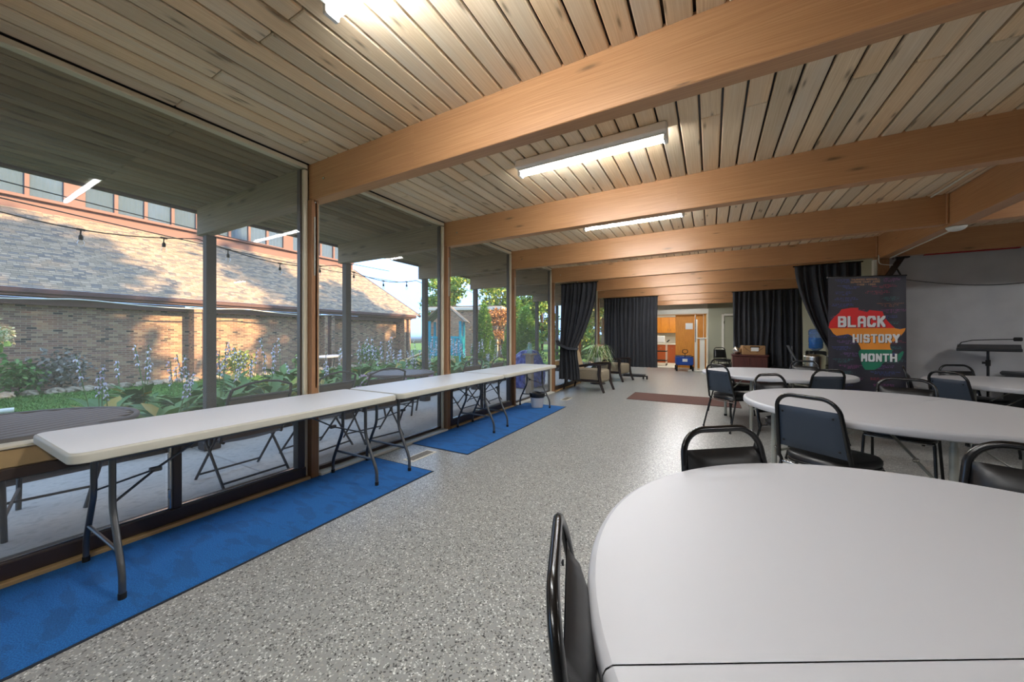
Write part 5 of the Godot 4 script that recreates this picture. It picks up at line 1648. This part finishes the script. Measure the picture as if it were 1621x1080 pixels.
func make_patio_chair() -> Node3D:                    # folding sling chair, front towards +z
	var o := thing("patio_chair", "", "chair", Vector3.ZERO, 0.0, "brown sling chairs on the patio")
	for s in [-1.0, 1.0]:
		part("back_upright", one_tube([Vector3(s * 0.26, 0.40, -0.16), Vector3(s * 0.27, 0.80, -0.30), Vector3(s * 0.255, 0.88, -0.33)], 0.015, 8, false, 0.7), mats.patio_frame, o)
		part("arm", one_tube([Vector3(s * 0.29, 0.60, -0.24), Vector3(s * 0.30, 0.63, 0.0), Vector3(s * 0.29, 0.60, 0.20)], 0.017, 8, false, 0.6), mats.patio_frame, o)
		part("leg", one_tube([Vector3(s * 0.285, 0.60, 0.16), Vector3(s * 0.275, 0.42, 0.10), Vector3(s * 0.28, 0.0, -0.26)], 0.012, 8), mats.patio_frame, o)
		part("leg", one_tube([Vector3(s * 0.265, 0.62, -0.23), Vector3(s * 0.265, 0.40, -0.06), Vector3(s * 0.27, 0.0, 0.28)], 0.012, 8), mats.patio_frame, o)
		part("seat_rail", one_tube([Vector3(s * 0.25, 0.40, -0.18), Vector3(s * 0.25, 0.43, 0.24)], 0.013, 8), mats.patio_frame, o)
		part("hinge", one_box(Vector3(s * 0.278, 0.40, -0.02), Vector3(0.03, 0.07, 0.03), 0.006), mats.patio_frame, o)
	part("top_rail", one_tube([Vector3(-0.255, 0.88, -0.33), Vector3(-0.13, 0.925, -0.345), Vector3(0, 0.94, -0.35), Vector3(0.13, 0.925, -0.345), Vector3(0.255, 0.88, -0.33)], 0.015, 8, false, 0.7), mats.patio_frame, o)
	part("middle_rail", one_tube([Vector3(-0.262, 0.80, -0.30), Vector3(0.262, 0.80, -0.30)], 0.013, 8), mats.patio_frame, o)
	for z in [-0.24, 0.26]:
		part("foot_rail", one_tube([Vector3(-0.275, 0.05, z * 0.93), Vector3(0.275, 0.05, z * 0.93)], 0.010, 6), mats.patio_frame, o)
	var m := MB.new()
	m.grid(func(u: float, w: float) -> Vector3: return Vector3((u - 0.5) * 0.50, lerpf(0.42, 0.80, w), lerpf(-0.175, -0.298, w) - 0.012 * sin(u * PI)), 6, 4)
	part("sling_back", m, mats.sling, o)
	m = MB.new()
	m.grid(func(u: float, w: float) -> Vector3: return Vector3((u - 0.5) * 0.49, lerpf(0.40, 0.43, w) - 0.015 * sin(u * PI), lerpf(-0.17, 0.24, w)), 6, 4)
	part("sling_seat", m, mats.sling, o)
	part("front_rail", one_tube([Vector3(-0.25, 0.43, 0.245), Vector3(0.25, 0.43, 0.245)], 0.012, 6), mats.patio_frame, o)
	return o

func patio_table(at: Vector3, r: float, label: String) -> void:
	var o := thing("patio_table", label, "table", at, 0.4, "round slatted patio tables")
	var n := 13
	for k in n:
		var x := -r + 2.0 * r * (k + 0.5) / n
		var half := sqrt(maxf(0.002, (r - 0.03) ** 2 - (absf(x) + 0.02) ** 2)) if absf(x) + 0.02 < r - 0.03 else 0.12
		part("slat", one_box(Vector3(x, 0.71, 0), Vector3(2.0 * r / n - 0.008, 0.02, half * 2.0), 0.004), mats.patio_slat, o)
	var pts: Array = []
	for k in 32: pts.append(Vector3(cos(TAU * k / 32) * r, 0.705, sin(TAU * k / 32) * r))
	part("rim", one_tube(pts, 0.02, 8, true, 1.2), mats.patio_slat, o)
	for k in 4:
		var an := TAU * k / 4.0 + 0.6
		part("leg", one_tube([Vector3(cos(an) * r * 0.8, 0.70, sin(an) * r * 0.8), Vector3(cos(an) * r * 0.55, 0.0, sin(an) * r * 0.55)], 0.016, 8), mats.patio_frame, o)
	part("leg_ring", one_tube([Vector3(cos(0.6) * r * 0.6, 0.16, sin(0.6) * r * 0.6), Vector3(-cos(0.6) * r * 0.6, 0.16, -sin(0.6) * r * 0.6)], 0.01, 6), mats.patio_frame, o)
	part("leg_ring", one_tube([Vector3(-sin(0.6) * r * 0.6, 0.16, cos(0.6) * r * 0.6), Vector3(sin(0.6) * r * 0.6, 0.16, -cos(0.6) * r * 0.6)], 0.01, 6), mats.patio_frame, o)

func build_patio() -> void:
	patio_table(Vector3(-4.38, PATIO, -0.50), 0.62, "round slatted brown table outside by the tan transom")
	patio_table(Vector3(-4.75, PATIO, -4.55), 0.55, "round slatted brown table on the patio between the sling chairs")
	var c := make_patio_chair()
	var spots := [
		[-3.98, -1.78, -88.0, "brown sling chair outside behind the end of the first folding table"],
		[-4.12, -2.62, -82.0, "brown sling chair outside just past the first window post"],
		[-3.98, -3.32, -97.0, "brown sling chair outside in front of the mauve sedum"],
		[-4.15, -5.45, -90.0, "brown sling chair outside in front of the turquoise playhouse"],
		[-4.15, -6.30, -84.0, "brown sling chair outside in front of the conifers"],
	]
	for k in spots.size():
		var s: Array = spots[k]
		if k == 0:
			c.position = Vector3(s[0], PATIO, s[1]); c.rotation.y = deg_to_rad(s[2]); c.set_meta("label", s[3])
		else:
			copy(c, Vector3(s[0], PATIO, s[1]), deg_to_rad(s[2]), s[3])
	# white garden table on the lawn
	var gt := thing("garden_table", "white folding table out on the lawn by the church wall", "table", Vector3(-10.6, PATIO, -7.0), 0.3)
	part("table_top", one_box(Vector3(0, 0.72, 0), Vector3(0.75, 0.045, 1.6), 0.015), mats.plastic_white, gt)
	for z in [-0.6, 0.6]:
		for x in [-0.26, 0.26]:
			part("leg", one_tube([Vector3(x * 0.6, 0.70, z), Vector3(x, 0.0, z)], 0.015, 8), mats.steel_grey, gt)
	# covered grill, lantern post, planter
	var tp := thing("covered_grill", "grill covered by a crumpled blue tarpaulin on the patio", "grill", Vector3(-4.35, PATIO, -8.75))
	var nz := noise(1.6, 66, 4)
	var m := MB.new()
	m.grid(func(u: float, w: float) -> Vector3:
		var a := TAU * u
		var pr := 0.50 * pow(1.0 - w, 0.28) if w > 0.5 else 0.44 + 0.06 * w
		var y := 0.02 + 0.98 * pow(w, 0.8)
		var d := Vector3(cos(a), 0, -sin(a))
		var q := 1.0 + 0.22 * nz.get_noise_3d(d.x * 1.5, y * 2.2, d.z * 1.5) + 0.05 * sin(a * 9.0) * (1.0 - w)
		return Vector3(d.x * pr * q * 0.9, y, d.z * pr * q * 1.3)
		, 56, 22)
	part("tarpaulin", m, mats.tarp_blue, tp)
	m = MB.new()
	m.tube([Vector3(-0.42, 0.55, -0.5), Vector3(-0.42, 0.54, 0.0), Vector3(-0.42, 0.55, 0.5), Vector3(0.40, 0.56, 0.55), Vector3(0.42, 0.55, -0.5)], 0.008, 5)
	part("tie_cord", m, mats.cable_black, tp)
	var lp := thing("lantern_post", "short grey wooden post carrying a glass lantern", "post", Vector3(-3.72, PATIO, -7.55))
	part("post", one_box(Vector3(0, 0.46, 0), Vector3(0.15, 0.92, 0.15), 0.008, 1), mats.pale_wood, lp)
	part("cap_board", one_box(Vector3(0, 0.935, 0), Vector3(0.26, 0.035, 0.26), 0.006), mats.pale_wood, lp)
	var ln := thing("glass_lantern", "aqua glass bottle lantern on the wooden post", "lantern", Vector3(-3.72, PATIO + 0.953, -7.55))
	m = MB.new()
	m.lathe([Vector2(0.001, 0.0), Vector2(0.06, 0.0), Vector2(0.062, 0.02), Vector2(0.058, 0.14), Vector2(0.05, 0.22), Vector2(0.04, 0.24)], 18)
	part("glass_body", m, mats.aqua_glass, ln)
	part("lid", one_tube([Vector3(0, 0.235, 0), Vector3(0, 0.26, 0)], 0.042, 14), mats.steel, ln)
	var pl := thing("planter", "light blue planter with a green palm outside the far windows", "planter", Vector3(-4.0, PATIO, -11.6))
	m = MB.new()
	m.lathe([Vector2(0.001, 0.0), Vector2(0.20, 0.0), Vector2(0.27, 0.50), Vector2(0.29, 0.52), Vector2(0.25, 0.52), Vector2(0.001, 0.48)], 20)
	part("tub", m, mat("tub_blue", Color(0.25, 0.55, 0.80), 0.4), pl)
	m = MB.new()
	var r := RandomNumberGenerator.new()
	r.seed = 81
	for k in 60:
		m.col = Color(0.10, 0.30, 0.06).lerp(Color(0.24, 0.42, 0.10), r.randf())
		m.leaf(Vector3(0, 0.5, 0), Basis(Vector3.UP, r.randf() * TAU) * Basis(Vector3.RIGHT, r.randf_range(-1.35, -0.3)), r.randf_range(0.5, 0.95), 0.07, 0.4)
	part("foliage", m, mats.leaf, pl).set_meta("kind", "stuff")
	# playhouse
	var ph := thing("playhouse", "turquoise wooden playhouse with a shingled gable roof and tan slide", "playhouse", Vector3(-11.55, PATIO, -14.1), deg_to_rad(28.0))
	for sx in [-1.0, 1.0]:
		for sz in [-1.0, 1.0]:
			part("corner_post", one_box(Vector3(sx * 0.75, 1.05, sz * 0.55), Vector3(0.12, 2.1, 0.12), 0.008, 1), mats.turquoise, ph)
	part("deck", one_box(Vector3(0, 0.45, 0), Vector3(1.6, 0.08, 1.2), 0.008), mats.turquoise, ph)
	for k in 9:
		if k == 4: continue
		part("plank", one_box(Vector3(-0.68 + k * 0.17, 0.92, 0.56), Vector3(0.13, 0.90, 0.03), 0.004, 1), mats.turquoise, ph)
	for y in [0.62, 1.30]:
		part("rail", one_box(Vector3(0, y, 0.58), Vector3(1.6, 0.09, 0.04), 0.005, 0), mats.turquoise, ph)
		part("rail", one_box(Vector3(0.76, y, 0), Vector3(0.04, 0.09, 1.2), 0.005), mats.turquoise, ph)
	for k in 5:
		part("plank", one_box(Vector3(0.76, 0.92, -0.42 + k * 0.2), Vector3(0.03, 0.90, 0.14), 0.004, 1), mats.turquoise, ph)
	for s in [-1.0, 1.0]:
		m = MB.new()
		m.tile = Vector2(2.4, 1.7)
		m.box(Vector3(s * 0.52, 2.50, 0), Vector3(1.30, 0.05, 1.6), 0.008, 2, Basis(Vector3.BACK, -s * deg_to_rad(42.0)))
		part("roof_slope", m, mats.shingle, ph)
	m = MB.new()
	m.tube([Vector3(-0.85, 0.55, 0.2), Vector3(-1.2, 0.52, 0.3), Vector3(-1.9, 0.22, 0.5), Vector3(-2.2, 0.12, 0.6)], 0.22, 8, false, 0.3)
	part("slide", m, mats.slide_tan, ph)
	part("climbing_wall", one_box(Vector3(-0.95, 0.75, 0.35), Vector3(0.08, 1.5, 0.8), 0.02, 1, ), mats.slide_tan, ph)
	# string lights between the eave posts
	for seg in range(0, 5):
		var z0 := beam_z(seg) - 0.03
		var z1 := beam_z(seg + 1) - 0.03
		var o := thing("string_light", "black string light cable with clear bulbs sagging between two eave posts", "string light", Vector3(-5.46, 0, 0), 0.0, "string lights under the eaves")
		var pts: Array = []
		for k in 13:
			var f := k / 12.0
			pts.append(Vector3(0.06 * sin(f * PI), 2.44 - 0.14 * sin(f * PI), lerpf(z0, z1, f)))
		part("cable", one_tube(pts, 0.006, 5), mats.cable_black, o)
		for k in 3:
			var f := (k + 0.5) / 3.0
			var p := Vector3(0.06 * sin(f * PI), 2.44 - 0.14 * sin(f * PI), lerpf(z0, z1, f))
			var sk := MB.new()
			sk.tube([p, p + Vector3(0.004, -0.05, 0.004)], 0.006, 5)
			sk.lathe([Vector2(0.016, -0.10), Vector2(0.017, -0.07), Vector2(0.009, -0.05)], 10, p)
			sk.box(p, Vector3(0.02, 0.02, 0.06), 0.004)
			var so := part("socket", sk, mats.cable_black, o)
			var bu := MB.new()
			bu.lathe([Vector2(0.001, -0.165), Vector2(0.018, -0.158), Vector2(0.026, -0.138), Vector2(0.024, -0.12), Vector2(0.013, -0.10)], 12, p)
			part("bulb", bu, mats.clear_glass, so)
	for w in [[2.62, 3.05, 0.0], [2.80, 3.35, 0.4]]:
		var pts: Array = []
		for k in 15:
			var f := k / 14.0
			pts.append(Vector3(lerpf(-5.7, -9.0, f), lerpf(w[0], w[1], f) - 0.10 * sin(f * PI), lerpf(0.8, -8.5, f) + w[2]))
		single("overhead_wire", one_tube(pts, 0.007, 5), mats.cable_black, "thin dark wire strung over the garden from the eaves", "wire", Vector3.ZERO, 0.0, "overhead garden wires")
